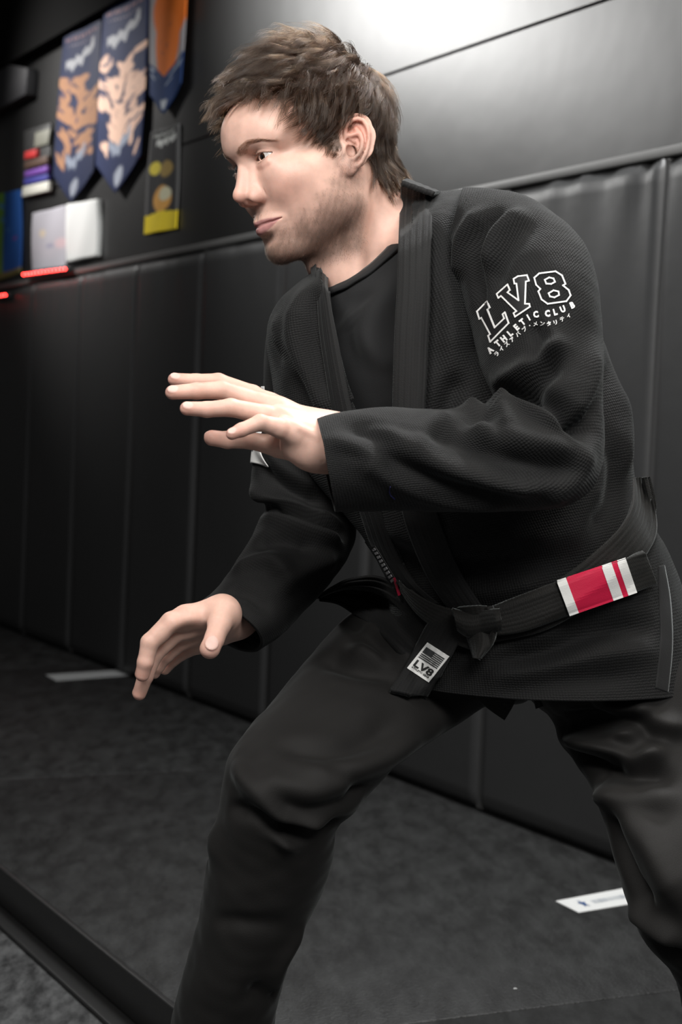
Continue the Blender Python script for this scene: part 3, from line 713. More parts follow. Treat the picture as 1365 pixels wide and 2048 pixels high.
# shell of the ear behind the rim: a flat plate with the ear's outline
flat_n = np.array(EN) / np.linalg.norm(EN)
def ear_plate(pts, rs, off, th):
    Q = np.array([ear_pt(*p) for p in pts], 'f4'); rr = np.array(rs, 'f4'); n = flat_n.astype('f4'); Q = Q - ((Q - np.array(EP0, 'f4')) @ n)[:, None] * n
    for sg in (1, -1):
        def f(p, sg=sg):
            q = p * np.array([1, sg, 1], 'f4'); h = (q - np.array(EP0, 'f4')) @ n; q = q - h[..., None] * n; d = None
            for i in range(len(Q) - 1):
                ba = Q[i + 1] - Q[i]; w_ = q - Q[i]; t = np.clip((w_ @ ba) / np.float32(ba @ ba), 0, 1)
                e = np.sqrt(((w_ - t[..., None] * ba) ** 2).sum(-1)) - (rr[i] + (rr[i + 1] - rr[i]) * t); d = e if d is None else np.minimum(d, e)
            return softmax(d, np.abs(h - off) - th, 0.001)
        m = rr.max() + 0.01; c = Q * np.array([1, sg, 1]); S.fn(f, c.min(0) - m, c.max(0) + m, 'add', 0.0025)
ear_plate([(700, 430), (740, 650), (720, 900), (640, 1150), (560, 1350)], [0.0170, 0.0195, 0.0180, 0.0140, 0.0080], 0.0005, 0.0018)
ear_chain([(a, b, c) for a, b, c in hel], [0.0022, 0.0024, 0.0026, 0.0028, 0.0030, 0.0031, 0.0032, 0.0032, 0.0030, 0.0028, 0.0026, 0.0025, 0.0026, 0.0030], 0.0016)
ear_chain([(640, 480, 0.002), (740, 620, 0.0045), (800, 800, 0.0055), (780, 980, 0.0055), (700, 1140, 0.005), (590, 1230, 0.0045), (480, 1240, 0.004)], [0.0030, 0.0030, 0.0028, 0.0026, 0.0026, 0.0028, 0.0026], 0.003)
ear_chain([(420, 660, 0.0015), (540, 650, 0.003), (660, 620, 0.004)], [0.0022, 0.0024, 0.0026], 0.003)
ear_chain([(400, 860, 0.001), (520, 930, 0.000)], [0.0022, 0.0018], 0.003)
S.ell(ear_pt(300, 1010, 0.001), (0.0050, 0.0040, 0.0062), 0.004, sym=True)                 # tragus
S.ell(ear_pt(480, 1440, 0.003), (0.0088, 0.0042, 0.0100), 0.005, rot=(0, 0, -20), sym=True)  # lobe
S.ell(ear_pt(530, 1040, 0.0015), (0.0068, 0.0055, 0.0078), 0.003, 'sub', sym=True)           # concha
S.chain([ear_pt(430, 770, 0.002), ear_pt(620, 880, 0.002)], [0.0022, 0.0018], 0.0016, 'sub', sym=True)
S.cap(ear_pt(370, 1080, 0.002), ear_pt(350, 1170, 0.004), 0.0018, 0.0016, 0.002, 'sub', sym=True)
S.chain([ear_pt(470, 500, 0.003), ear_pt(600, 370, 0.004), ear_pt(760, 370, 0.005), ear_pt(860, 540, 0.006), ear_pt(890, 760, 0.006), ear_pt(850, 1000, 0.005)], [0.0022, 0.0026, 0.0022, 0.0016, 0.0013, 0.001], 0.002, 'sub', sym=True)

HH = 0.00105
Vh, Qh = S.mesh(HH)
# --- skin colour from position, with painted eye-socket shade
def sst(a, b, x): t = np.clip((x - a) / (b - a), 0, 1); return t * t * (3 - 2 * t)
def blob(p, c, r): return np.exp(-(((p - np.array(c)) / np.array(r)) ** 2).sum(-1))
def skin_colour(p):
    ay = np.abs(p[:, 1]); x, z = p[:, 0], p[:, 2]; pa = np.stack([x, ay, z], 1)
    base_c = np.array([0.70, 0.445, 0.36]); c = np.tile(base_c, (len(p), 1))
    red = np.array([0.62, 0.27, 0.205])
    w = 0.55 * blob(pa, (0.118, 0, -0.028), (0.016, 0.014, 0.014)) + 0.40 * blob(pa, (0.075, 0.042, -0.030), (0.028, 0.022, 0.020)) + 0.45 * blob(pa, (0.10, 0.015, -0.034), (0.01, 0.008, 0.008))
    w += 0.95 * blob(pa, ear_pt(640, 500), (0.016, 0.014, 0.022)) + 0.5 * blob(pa, ear_pt(600, 1450), (0.016, 0.012, 0.012))
    w += 0.35 * blob(pa, (0.092, 0.029, 0.001), (0.012, 0.016, 0.005))
    c = c * (1 - np.clip(w, 0, 1))[:, None] + red * np.clip(w, 0, 1)[:, None]
    # lips
    lipz = -0.0624 + 0.065 * ay
    half_u = 0.0058 * np.clip(1 - (ay / 0.0290) ** 2, 0, 1) ** 0.8; half_l = 0.0100 * np.clip(1 - (ay / 0.0280) ** 2, 0, 1) ** 0.9
    dz = z - lipz; half = np.where(dz > 0, half_u, half_l)
    lip = sst(0.0012, -0.0004, np.abs(dz) - half) * (x > 0.080) * (half > 0.0005)
    c = c * (1 - 0.85 * lip)[:, None] + np.array([0.40, 0.175, 0.175]) * (0.85 * lip)[:, None]
    # beard shadow
    upper = np.interp(x, [-0.01, 0.012, 0.030, 0.050, 0.066, 0.080, 0.12], [0.004, -0.002, -0.026, -0.046, -0.058, -0.068, -0.074])
    nzb = 0.010 * noise3(pa * 140, 3) + 0.006 * noise3(pa * 420, 8)
    b = sst(0.012, -0.022, z - upper + nzb) * sst(-0.018, 0.006, x + 0.12 * (z + 0.06)) * sst(-0.138, -0.112, z)
    mous = blob(pa, (0.104, 0.012, -0.049), (0.014, 0.020, 0.0055)) * (1 - lip)
    b = np.clip(b * (1 - 0.55 * blob(pa, (0.098, 0, -0.082), (0.01, 0.018, 0.006))), 0, 1) * (1 - lip)
    b = np.clip(b + 0.60 * mous, 0, 1)
    beard = np.array([0.19, 0.120, 0.092])
    b = b * np.clip(0.60 + 0.40 * sst(-0.05, -0.10, z) + 0.25 * noise3(pa * 300, 4), 0, 1); k = 0.88 * b; c = c * (1 - k)[:, None] + beard * k[:, None]
    hz = np.interp(x, [-0.12, -0.10, -0.075, -0.055, -0.045, -0.036, -0.030, -0.020, 0.000, 0.006, 0.012, 0.022, 0.029, 0.036, 0.044, 0.056, 0.070, 0.085, 0.100, 0.13], [-0.062, -0.066, -0.070, -0.064, -0.050, -0.020, 0.010, 0.034, 0.030, 0.010, -0.008, -0.010, 0.006, 0.026, 0.046, 0.064, 0.074, 0.080, 0.083, 0.085])
    ear_no = (np.sqrt(((pa - ear_pt(640, 800)) ** 2).sum(1)) < 0.034) & (x < 0.006)
    hs = sst(-0.002, 0.010, z - hz + 0.004 * noise3(pa * 200, 2)) * (1 - ear_no * (ay > 0.072)); c = c * (1 - 0.88 * hs)[:, None] + np.array([0.035, 0.021, 0.013]) * (0.88 * hs)[:, None]
    # brows tint, then shade painted into the eye sockets
    br = brow_mask(pa); c = c * (1 - 0.42 * br)[:, None] + np.array([0.20, 0.12, 0.08]) * (0.42 * br)[:, None]
    ey = blob(pa, (0.094, 0.026, 0.020), (0.014, 0.016, 0.008)); c = c * (1 - 0.42 * ey)[:, None] + np.array([0.36, 0.18, 0.13]) * (0.42 * ey)[:, None]
    return c, b, lip
BROW = [(0.0100, 0.0245), (0.020, 0.0295), (0.030, 0.0335), (0.042, 0.0318), (0.056, 0.0245)]
def brow_mask(pa):
    y, z = pa[:, 1], pa[:, 2]; B = np.array(BROW)
    zc = np.interp(y, B[:, 0], B[:, 1]); wd_ = np.interp(y, B[:, 0], [0.0036, 0.0038, 0.0034, 0.0026, 0.0012])
    return sst(1.15, 0.5, np.abs(z - zc) / wd_) * sst(0.0075, 0.012, y) * sst(0.058, 0.050, y) * (pa[:, 0] > 0.04)
colh, beard_w, lip_w = skin_colour(Vh)
Vhw = h2w(Vh)
if True:
    rs_ = HR @ np.eye(3)
    if np.linalg.det(HR) < 0: Qh = Qh[:, ::-1]

def skin_material():
    m, nt, b = mat_new('skin')
    at = nd(nt, 'ShaderNodeVertexColor'); at.layer_name = 'Col'
    tc = nd(nt, 'ShaderNodeTexCoord')
    nz = nd(nt, 'ShaderNodeTexNoise'); nz.inputs['Scale'].default_value = 55; nz.inputs['Detail'].default_value = 5
    nt.links.new(tc.outputs['Object'], nz.inputs['Vector'])
    mr = nd(nt, 'ShaderNodeMapRange'); mr.inputs[1].default_value = 0.25; mr.inputs[2].default_value = 0.75; mr.inputs[3].default_value = 0.86; mr.inputs[4].default_value = 1.12
    nt.links.new(nz.outputs['Fac'], mr.inputs[0])
    mx = nd(nt, 'ShaderNodeMix', data_type='RGBA', blend_type='MULTIPLY'); mx.inputs[0].default_value = 1
    nt.links.new(at.outputs['Color'], mx.inputs[6]); nt.links.new(mr.outputs[0], mx.inputs[7]); nt.links.new(mx.outputs[2], b.inputs['Base Color'])
    b.inputs['Roughness'].default_value = 0.48; b.inputs['Specular IOR Level'].default_value = 0.42
    b.inputs['Subsurface Weight'].default_value = 0.22; b.inputs['Subsurface Radius'].default_value = (1.0, 0.35, 0.2); b.inputs['Subsurface Scale'].default_value = 0.008
    vo = nd(nt, 'ShaderNodeTexVoronoi'); vo.inputs['Scale'].default_value = 1400
    nt.links.new(tc.outputs['Object'], vo.inputs['Vector'])
    n2 = nd(nt, 'ShaderNodeTexNoise'); n2.inputs['Scale'].default_value = 260; n2.inputs['Detail'].default_value = 4
    nt.links.new(tc.outputs['Object'], n2.inputs['Vector'])
    ad = nd(nt, 'ShaderNodeMath', operation='ADD'); nt.links.new(vo.outputs['Distance'], ad.inputs[0]); nt.links.new(n2.outputs['Fac'], ad.inputs[1])
    bp = nd(nt, 'ShaderNodeBump'); bp.inputs['Strength'].default_value = 0.22; bp.inputs['Distance'].default_value = 0.0003
    nt.links.new(ad.outputs[0], bp.inputs['Height']); nt.links.new(bp.outputs[0], b.inputs['Normal'])
    return m
m_skin = skin_material()

# --- hands, joints given as (pixel x, pixel y, depth)
def hand(mirror_kind):
    H = Sdf(); nails = []
    def w(q): return P(q[0], q[1], q[2])
    def finger(j, r, k=0.004, nail=None):
        Q = [w(q) for q in j]
        H.chain(Q, r, 0.005, sm=0.0028)
        if nail is not None: nails.append((Q[-2], Q[-1], w(nail), r[-1]))
    return H, w, finger, nails
def hand_left():
    H, w, finger, nails = hand('l')
    finger([(548, 815, 1.955), (505, 790, 1.975), (437, 764, 1.975), (392, 763, 1.97), (349, 759, 1.965)], [0.0120, 0.0110, 0.0095, 0.0083, 0.0072], nail=(353, 735, 1.95))
    finger([(560, 822, 1.94), (520, 806, 1.945), (444, 780, 1.94), (394, 782, 1.93), (345, 785, 1.925)], [0.0125, 0.0115, 0.0100, 0.0088, 0.0077], nail=(350, 762, 1.908))
    finger([(575, 845, 1.925), (530, 830, 1.92), (462, 815, 1.91), (414, 819, 1.905), (374, 817, 1.90)], [0.0125, 0.0110, 0.0095, 0.0083, 0.0074], nail=(378, 795, 1.883))
    finger([(600, 872, 1.915), (560, 856, 1.90), (521, 845, 1.89), (483, 860, 1.882), (464, 868, 1.878)], [0.0125, 0.0105, 0.0086, 0.0072, 0.0062], nail=(461, 845, 1.862))
    finger([(615, 900, 1.955), (560, 893, 1.968), (500, 881, 1.962), (455, 880, 1.95), (424, 876, 1.942)], [0.0140, 0.0120, 0.0092, 0.0092, 0.0086], nail=(440, 850, 1.99))
    # palm
    for a, b, ra, rb in (((640, 862, 1.955), (545, 815, 1.965), 0.020, 0.0125), ((640, 868, 1.94), (560, 822, 1.945), 0.021, 0.0130), ((645, 880, 1.93), (575, 845, 1.925), 0.022, 0.0130),
                         ((650, 895, 1.925), (600, 872, 1.915), 0.022, 0.0140), ((655, 900, 1.935), (585, 895, 1.925), 0.020, 0.0130), ((650, 895, 1.95), (560, 888, 1.955), 0.020, 0.012)):
        H.cap(w(a), w(b), ra, rb, 0.012)
    for a, b, c_ in (((630, 852, 1.925), (585, 828, 1.925), (530, 800, 1.945)), ((632, 862, 1.912), (590, 842, 1.910), (552, 816, 1.923)), ((636, 874, 1.905), (600, 856, 1.900), (566, 838, 1.906))):
        H.chain([w(a), w(b), w(c_)], [0.0020, 0.0022, 0.0030], 0.006)
    H.ell(w((622, 905, 1.925)), (0.021, 0.018, 0.019), 0.012)
    H.cap(w((648, 888, 1.94)), w((800, 900, 1.95)), 0.0285, 0.033, 0.014)
    H.cap(w((630, 868, 1.95)), w((760, 880, 1.965)), 0.0225, 0.028, 0.014)
    # creases
    H.cap(w((556, 868, 1.885)), w((576, 882, 1.888)), 0.001, 0.001, 0.007, 'sub')
    H.cap(w((646, 928, 1.905)), w((662, 905, 1.895)), 0.001, 0.001, 0.004, 'sub')
    return H, nails
def hand_right():
    H, w, finger, nails = hand('r')
    finger([(372, 1238, 2.060), (344, 1246, 2.050), (300, 1285, 2.045), (291, 1324, 2.045), (285, 1349, 2.050)], [0.0155, 0.0130, 0.0104, 0.0092, 0.0082], nail=(262, 1352, 2.06))
    finger([(374, 1252, 2.085), (350, 1264, 2.080), (308, 1308, 2.075), (291, 1352, 2.075), (279, 1387, 2.080)], [0.0145, 0.0125, 0.0104, 0.0092, 0.0080], nail=(256, 1383, 2.09))
    finger([(384, 1268, 2.105), (362, 1282, 2.105), (332, 1310, 2.110), (316, 1332, 2.115), (309, 1346, 2.12)], [0.0130, 0.0115, 0.0094, 0.0080, 0.0070])
    finger([(398, 1284, 2.125), (376, 1296, 2.130), (346, 1318, 2.135), (330, 1338, 2.14)], [0.0125, 0.0105, 0.0084, 0.0070])
    finger([(446, 1226, 2.065), (438, 1250, 2.045), (427, 1278, 2.030), (420, 1297, 2.020)], [0.0190, 0.0135, 0.0122, 0.0118], nail=(418, 1303, 1.995))
    for a, b, ra, rb in (((444, 1224, 2.075), (372, 1238, 2.065), 0.0195, 0.0150), ((444, 1236, 2.09), (374, 1252, 2.085), 0.019, 0.0145), ((442, 1250, 2.105), (384, 1268, 2.105), 0.018, 0.0135),
                         ((438, 1262, 2.115), (398, 1284, 2.125), 0.018, 0.0125)):
        H.cap(w(a), w(b), ra, rb, 0.008)
    H.ell(w((444, 1233, 2.075)), (0.021, 0.020, 0.022), 0.010)
    H.cap(w((446, 1246, 2.095)), w((474, 1240, 2.125)), 0.0200, 0.021, 0.012)
    H.cap(w((474, 1240, 2.125)), w((560, 1190, 2.20)), 0.021, 0.024, 0.012)
    H.ell(w((388, 1282, 2.045)), (0.022, 0.020, 0.016), 0.012, 'sub')
    return H, nails
def nail_ops(H, nails):
    for A, B, up_pt, r in nails:
        ax = (B - A) / np.linalg.norm(B - A); u = up_pt - B; u -= ax * (u @ ax); u /= np.linalg.norm(u); s = np.cross(ax, u)
        c = B + ax * 0.02 * r + u * r * 0.80
        Rm = np.stack([ax, s, u], 1).astype('f4')
        def f(p, c=c.astype('f4'), Rm=Rm, rr=np.array([r * 0.80, r * 0.66, r * 0.21], 'f4')):
            q = ((p - c) @ Rm) / rr; k0 = np.sqrt((q ** 2).sum(-1)); return (k0 - 1) * rr[2]
        H.fn(f, c - r, c + r, 'add', 0.0006)
def skin_hand(V, nails, joints_red):
    c = np.tile(np.array([0.70, 0.445, 0.36]), (len(V), 1))
    for q, rr, a in joints_red:
        g = np.exp(-((V - q) ** 2).sum(1) / rr ** 2) * a; c = c * (1 - g)[:, None] + np.array([0.66, 0.27, 0.21]) * g[:, None]
    for A, B, up_pt, r in nails:
        ax = (B - A) / np.linalg.norm(B - A); u = up_pt - B; u -= ax * (u @ ax); u /= np.linalg.norm(u); s = np.cross(ax, u)
        q = V - (B + ax * 0.02 * r + u * r * 0.8)
        d = np.sqrt(((q @ ax) / (r * 0.78)) ** 2 + ((q @ s) / (r * 0.62)) ** 2); g = sst(1.1, 0.9, d) * ((q @ u) > -0.0030)
        c = c * (1 - 0.8 * g)[:, None] + np.array([0.76, 0.53, 0.47]) * (0.8 * g)[:, None]
    return c
parts_V, parts_Q, parts_C = [Vhw], [Qh], [colh]
off_n = len(Vhw)
for mk in (hand_left, hand_right):
    Hd, nails = mk(); nail_ops(Hd, nails)
    Vn, Qn = Hd.mesh(0.0011)
    red = [(B, 0.012, 0.45) for A, B, _, r in nails] + [(A, 0.008, 0.30) for A, B, _, r in nails]
    parts_V.append(Vn); parts_Q.append(Qn + off_n); parts_C.append(skin_hand(Vn, nails, red)); off_n += len(Vn)
# arms inside the sleeves, trunk and legs inside the clothes: coarse tubes of the same body
def tube(pts, rad, Mr=20, sub=6):
    A = catmull(np.array([list(P(*p)) + [r] for p, r in zip(pts, rad)]), len(pts) * sub); C, R_ = A[:, :3], A[:, 3]
    T = np.gradient(C, axis=0); T /= np.linalg.norm(T, axis=1, keepdims=True)
    a = np.cross(T, np.array([0.3, 0.9, 0.2])); a /= np.linalg.norm(a, axis=1, keepdims=True); b = np.cross(T, a)
    t = np.linspace(0, 2 * np.pi, Mr, endpoint=False)
    V = C[:, None] + R_[:, None, None] * (np.cos(t)[None, :, None] * a[:, None] + np.sin(t)[None, :, None] * b[:, None])
    return V.reshape(-1, 3), grid_faces(len(C), Mr)
tubes = [
    ([(770, 900, 1.95), (950, 915, 1.975), (1110, 900, 2.0), (1100, 760, 2.04), (1060, 560, 2.10), (960, 500, 2.17)], [0.030, 0.034, 0.036, 0.038, 0.040, 0.045]),
    ([(560, 1190, 2.20), (620, 1130, 2.23), (615, 1000, 2.28), (605, 860, 2.29), (630, 700, 2.28), (720, 640, 2.24)], [0.024, 0.030, 0.032, 0.034, 0.036, 0.04]),
    ([(745, 660, 2.24), (830, 760, 2.24), (930, 940, 2.24), (1020, 1120, 2.25), (1070, 1250, 2.26), (1080, 1300, 2.26)], [0.060, 0.080, 0.080, 0.085, 0.09, 0.09]),
    ([(1040, 1270, 2.28), (850, 1345, 2.24), (640, 1480, 2.12), (575, 1600, 2.07), (530, 1800, 2.10), (460, 2050, 2.15), (430, 2420, 2.20), (428, 2520, 2.21)], [0.07, 0.060, 0.050, 0.045, 0.045, 0.040, 0.034, 0.032]),
    ([(1120, 1270, 2.26), (1240, 1400, 2.23), (1350, 1600, 2.14), (1410, 1800, 2.10), (1460, 2000, 2.13), (1490, 2340, 2.20), (1495, 2420, 2.20)], [0.07, 0.060, 0.050, 0.045, 0.045, 0.036, 0.032])]
for pts, rad in tubes:
    Vt, Ft = tube(pts, rad); parts_V.append(Vt); parts_Q.append(Ft + off_n); off_n += len(Vt)
    parts_C.append(np.tile(np.array([0.70, 0.445, 0.36]), (len(Vt), 1)))
body = mesh_obj('body', np.vstack(parts_V), np.vstack(parts_Q), m_skin, person, col=np.vstack(parts_C))

# eyes: eyeball > iris
m_eye = simple('eye_white', (0.62, 0.60, 0.58), rough=0.12, spec=0.6)
m_iris = simple('iris_brown', (0.085, 0.032, 0.012), rough=0.25, var=0.4, vscale=900)
m_pupil = simple('pupil', (0.002, 0.002, 0.002), rough=0.15)
m_cornea, _nt, _b = mat_new('cornea'); _b.inputs['Transmission Weight'].default_value = 1; _b.inputs['Roughness'].default_value = 0.02; _b.inputs['IOR'].default_value = 1.2
def uvsphere(c, r, R, a0, a1, nu=24, nv=48, flat=None):
    """cap of a sphere around local x axis between polar angles a0..a1"""
    V = []
    for i in range(nu + 1):
        a = a0 + (a1 - a0) * i / nu
        for j in range(nv):
            t = 2 * math.pi * j / nv; x = math.cos(a) * r if flat is None else flat
            V.append((x, math.sin(a) * r * math.cos(t), math.sin(a) * r * math.sin(t)))
    V = np.array(V) @ R.T + c; return V, grid_faces(nu + 1, nv)
for e, lab in zip(EYE, ('eyeball', 'eyeball')):
    c = h2w(e)
    look = h2w(e + np.array([1.0, 0.18, -0.02])) - c; look /= np.linalg.norm(look)
    y_ = np.cross(np.array([0, 0, 1.0]), look); y_ /= np.linalg.norm(y_); z_ = np.cross(look, y_)
    R = np.stack([look, y_, z_], 1)
    V, Fc = uvsphere(c, ER, R, 0.48, math.pi - 0.001); eb = mesh_obj('eye', V, Fc, m_eye, person)
    V, Fc = uvsphere(c, ER, R, 0.20, 0.50, nu=8, flat=ER * math.cos(0.50)); mesh_obj('iris', V, Fc, m_iris, eb)
    V, Fc = uvsphere(c, ER, R, 0.0005, 0.205, nu=4, flat=ER * math.cos(0.50)); mesh_obj('pupil', V, Fc, m_pupil, eb)
    cc = c + look * ER * 0.22; V, Fc = uvsphere(cc, ER * 0.80, R, 0.001, 0.66, nu=12); mesh_obj('cornea', V, Fc, m_cornea, eb)
# ------------------------------------------------------------------ hair, brows, lashes, stubble
def hair_material(name, a, b_, rough=0.32):
    m = bpy.data.materials.new(name); m.use_nodes = True; nt = m.node_tree; nt.nodes.clear()
    out = nd(nt, 'ShaderNodeOutputMaterial'); h = nd(nt, 'ShaderNodeBsdfHairPrincipled'); h.parametrization = 'COLOR'
    hi = nd(nt, 'ShaderNodeHairInfo'); mx = nd(nt, 'ShaderNodeMix', data_type='RGBA')
    mx.inputs[6].default_value = (*a, 1); mx.inputs[7].default_value = (*b_, 1)
    nt.links.new(hi.outputs['Random'], mx.inputs[0]); nt.links.new(mx.outputs[2], h.inputs['Color'])
    h.inputs['Roughness'].default_value = rough; h.inputs['Radial Roughness'].default_value = 0.3; h.inputs['Random Roughness'].default_value = 0.3
    nt.links.new(h.outputs[0], out.inputs[0]); return m
m_hair = hair_material('hair_brown', (0.0022, 0.0010, 0.0005), (0.025, 0.0120, 0.0052), 0.24)
m_brow = hair_material('brow_brown', (0.03, 0.018, 0.012), (0.09, 0.055, 0.035))
m_lash = hair_material('lash_dark', (0.02, 0.013, 0.01), (0.03, 0.02, 0.015))
m_stub = hair_material('stubble_brown', (0.025, 0.015, 0.011), (0.07, 0.045, 0.03))
def curves_obj(name, Pts, rad, mat, parent, **kw):
    """Pts (N, K, 3) world; rad (K,) or (N, K)"""
    N, K = Pts.shape[:2]
    h = bpy.data.hair_curves.new(name); h.add_curves([K] * N)
    h.attributes['position'].data.foreach_set('vector', Pts.astype('f4').ravel())
    r = h.attributes.get('radius') or h.attributes.new('radius', 'FLOAT', 'POINT')
    r.data.foreach_set('value', np.broadcast_to(rad, (N, K)).astype('f4').ravel().copy())
    h.materials.append(mat)
    o = bpy.data.objects.new(name, h)
    return link(o, parent, **kw)
# bare scalp surface
S0 = Sdf()
S0.ell((-0.014, 0, 0.044), (0.098, 0.074, 0.090), 0.02); S0.ell((0.040, 0, 0.046), (0.074, 0.064, 0.054), 0.02)
S0.ell((0.040, 0, -0.026), (0.053, 0.056, 0.064), 0.02); S0.ell((0.022, 0, -0.040), (0.056, 0.060, 0.054), 0.02)
S0.cap((0.052, 0.052, -0.014), (0.010, 0.061, -0.006), 0.012, 0.010, 0.024, sym=True)
S0.cap((-0.022, 0, -0.045), n_lo, 0.054, 0.053, 0.018); S0.cap((-0.055, 0.0, -0.01), w2h(P(790, 520, 2.26)), 0.045, 0.055, 0.02)
V0, Q0 = S0.mesh(0.003)
T0 = BVHTree.FromPolygons([Vector(v) for v in V0], [tuple(int(a) for a in q) for q in Q0])
C0 = np.array([-0.01, 0, 0.02])
HX = [-0.12, -0.10, -0.075, -0.055, -0.045, -0.036, -0.030, -0.020, 0.000, 0.006, 0.012, 0.022, 0.029, 0.036, 0.044, 0.056, 0.070, 0.085, 0.100, 0.13]
HZ = [-0.062, -0.066, -0.070, -0.064, -0.050, -0.020, 0.010, 0.034, 0.026, 0.000, -0.010, -0.010, 0.006, 0.026, 0.046, 0.064, 0.074, 0.080, 0.083, 0.085]
def has_hair(p): return p[:, 2] > np.interp(p[:, 0], HX, HZ)
fc = V0[Q0].mean(1); ar_ = np.linalg.norm(np.cross(V0[Q0[:, 2]] - V0[Q0[:, 0]], V0[Q0[:, 3]] - V0[Q0[:, 1]]), axis=1)
okf = has_hair(fc) & (fc[:, 2] > -0.075)
fc_i = np.nonzero(okf)[0]; pr = ar_[fc_i] / ar_[fc_i].sum()
def sample(n, idx, prob, rng):
    f = rng.choice(idx, n, p=prob); a, b = rng.random((2, n, 1)); q = V0[Q0[f]]
    return (q[:, 0] * (1 - a) + q[:, 1] * a) * (1 - b) + (q[:, 3] * (1 - a) + q[:, 2] * a) * b
rg = np.random.default_rng(11)
NG, K = 1200, 11
groot = sample(NG, fc_i, pr, rg)
CROWN = np.array([-0.066, 0.008, 0.112])
def nrst(p):
    r = T0.find_nearest(Vector(p)); q = np.array(r[0]); n = np.array(r[1])
    if n @ (q - C0) < 0: n = -n
    return q, n
def lerp_(x, xs, ys): return float(np.interp(x, xs, ys))
G = np.zeros((NG, K, 3))
for g in range(NG):
    p = groot[g]; x, y, z = p; ay = abs(y)
    q, n = nrst(p)
    top = lerp_(z, [0.03, 0.10], [0, 1]); front = lerp_(x, [0.02, 0.09], [0, 1]); back = lerp_(x, [-0.08, -0.03], [1, 0])
    L = 0.030 + 0.024 * top - 0.024 * front * top + 0.010 * back
    if z < 0.03 and x > -0.02: L = 0.012 + 0.35 * max(z + 0.01, 0)
    if z < -0.03: L = 0.020
    if x > 0.05 and z < 0.085: L *= 0.6
    L *= rg.uniform(0.75, 1.2)
    h0 = (0.0065 + 0.0235 * top - 0.013 * front * top + 0.000 * back) * (1 - 0.5 * lerp_(x, [-0.09, -0.05], [1, 0])) * rg.uniform(0.35, 1.25)
    if z < 0.02 and x > -0.02: h0 = 0.0035 * rg.uniform(0.4, 1.3)
    sp = p * 60; wob = 0.9 * float(noise3(p * 42, 5)) + rg.normal() * 0.16; ph = rg.uniform(0, 6.28); cur = rg.normal() * 0.3 + 0.8 * float(noise3(p * 45, 9))
    G[g, 0] = q - n * 0.001; pos = q.copy(); st = L / (K - 1)
    for k in range(1, K):
        s = k / (K - 1)
        away = pos - CROWN
        d = away / (np.linalg.norm(away) + 1e-6)
        d = d + np.array([0.75 * top + 0.55 * (1 - top) * (1 if pos[0] > -0.035 else 0.1), 0, -0.55 * (1 - top)])
        if pos[0] > 0.085: d = d + np.array([0.3, -0.25, -0.35])
        d = d - n * (d @ n); d /= np.linalg.norm(d) + 1e-9
        b = np.cross(n, d); ang = wob * 0.55 + 0.30 * math.sin(3.2 * s + ph) + cur * s * 0.6
        d = d * math.cos(ang) + b * math.sin(ang)
        pos = pos + d * st
        # keep on the scalp, but let the fringe fly past the hairline
        q, n2 = nrst(pos)
        pos = q; n = n2
        hh = h0 * (1 - (1 - s) ** 2.2) * 1.0
        if x > 0.06 and top > 0.4: hh += 0.003 * s
        hh += 0.0025 * math.sin(5 * s + ph) * s
        if z < -0.01 and x < -0.04: hh += 0.004 * s * s
        G[g, k] = q + n * hh
# children
from mathutils.kdtree import KDTree
def children(n, clump, jit, rng):
    root = sample(n, fc_i, pr, rng); kd = KDTree(NG)
    for i in range(NG): kd.insert(Vector(groot[i]), i)
    kd.balance(); gi = np.empty(n, int); g2 = np.empty(n, int)
    for i in range(n):
        r = kd.find_n(Vector(root[i]), 3); gi[i] = r[0][1]; g2[i] = r[int(rng.integers(1, 3))][1]
    s = np.linspace(0, 1, K)[None, :, None]
    mix = (rng.random((n, 1, 1)) ** 3) * 0.5
    rel = (G[gi] - G[gi][:, :1]) * (1 - mix) + (G[g2] - G[g2][:, :1]) * mix
    off = (root - groot[gi])[:, None]
    ln = rng.uniform(0.72, 1.12, (n, 1, 1))
    out = groot[gi][:, None] + rel * ln + off * (1 - clump * s ** 0.8)
    out += rng.normal(size=(n, 1, 3)) * jit * s ** 1.5 + 0.0007 * np.sin(s * rng.uniform(5, 12, (n, 1, 1)) + rng.uniform(0, 6, (n, 1, 3))) * s
    return out
Hc = children(32000, 0.84, 0.0011, rg)
fly = children(500, 0.3, 0.004, rg)
Hc = np.concatenate([Hc, fly])
taper = np.interp(np.linspace(0, 1, K), [0, 0.6, 1], [0.00011, 0.000105, 0.00004])
hair = curves_obj('hair', h2w(Hc), taper, m_hair, person, kind='stuff', label='short tousled brown hair')
# scalp tint under the hair
print('HAIR', Hc.shape)
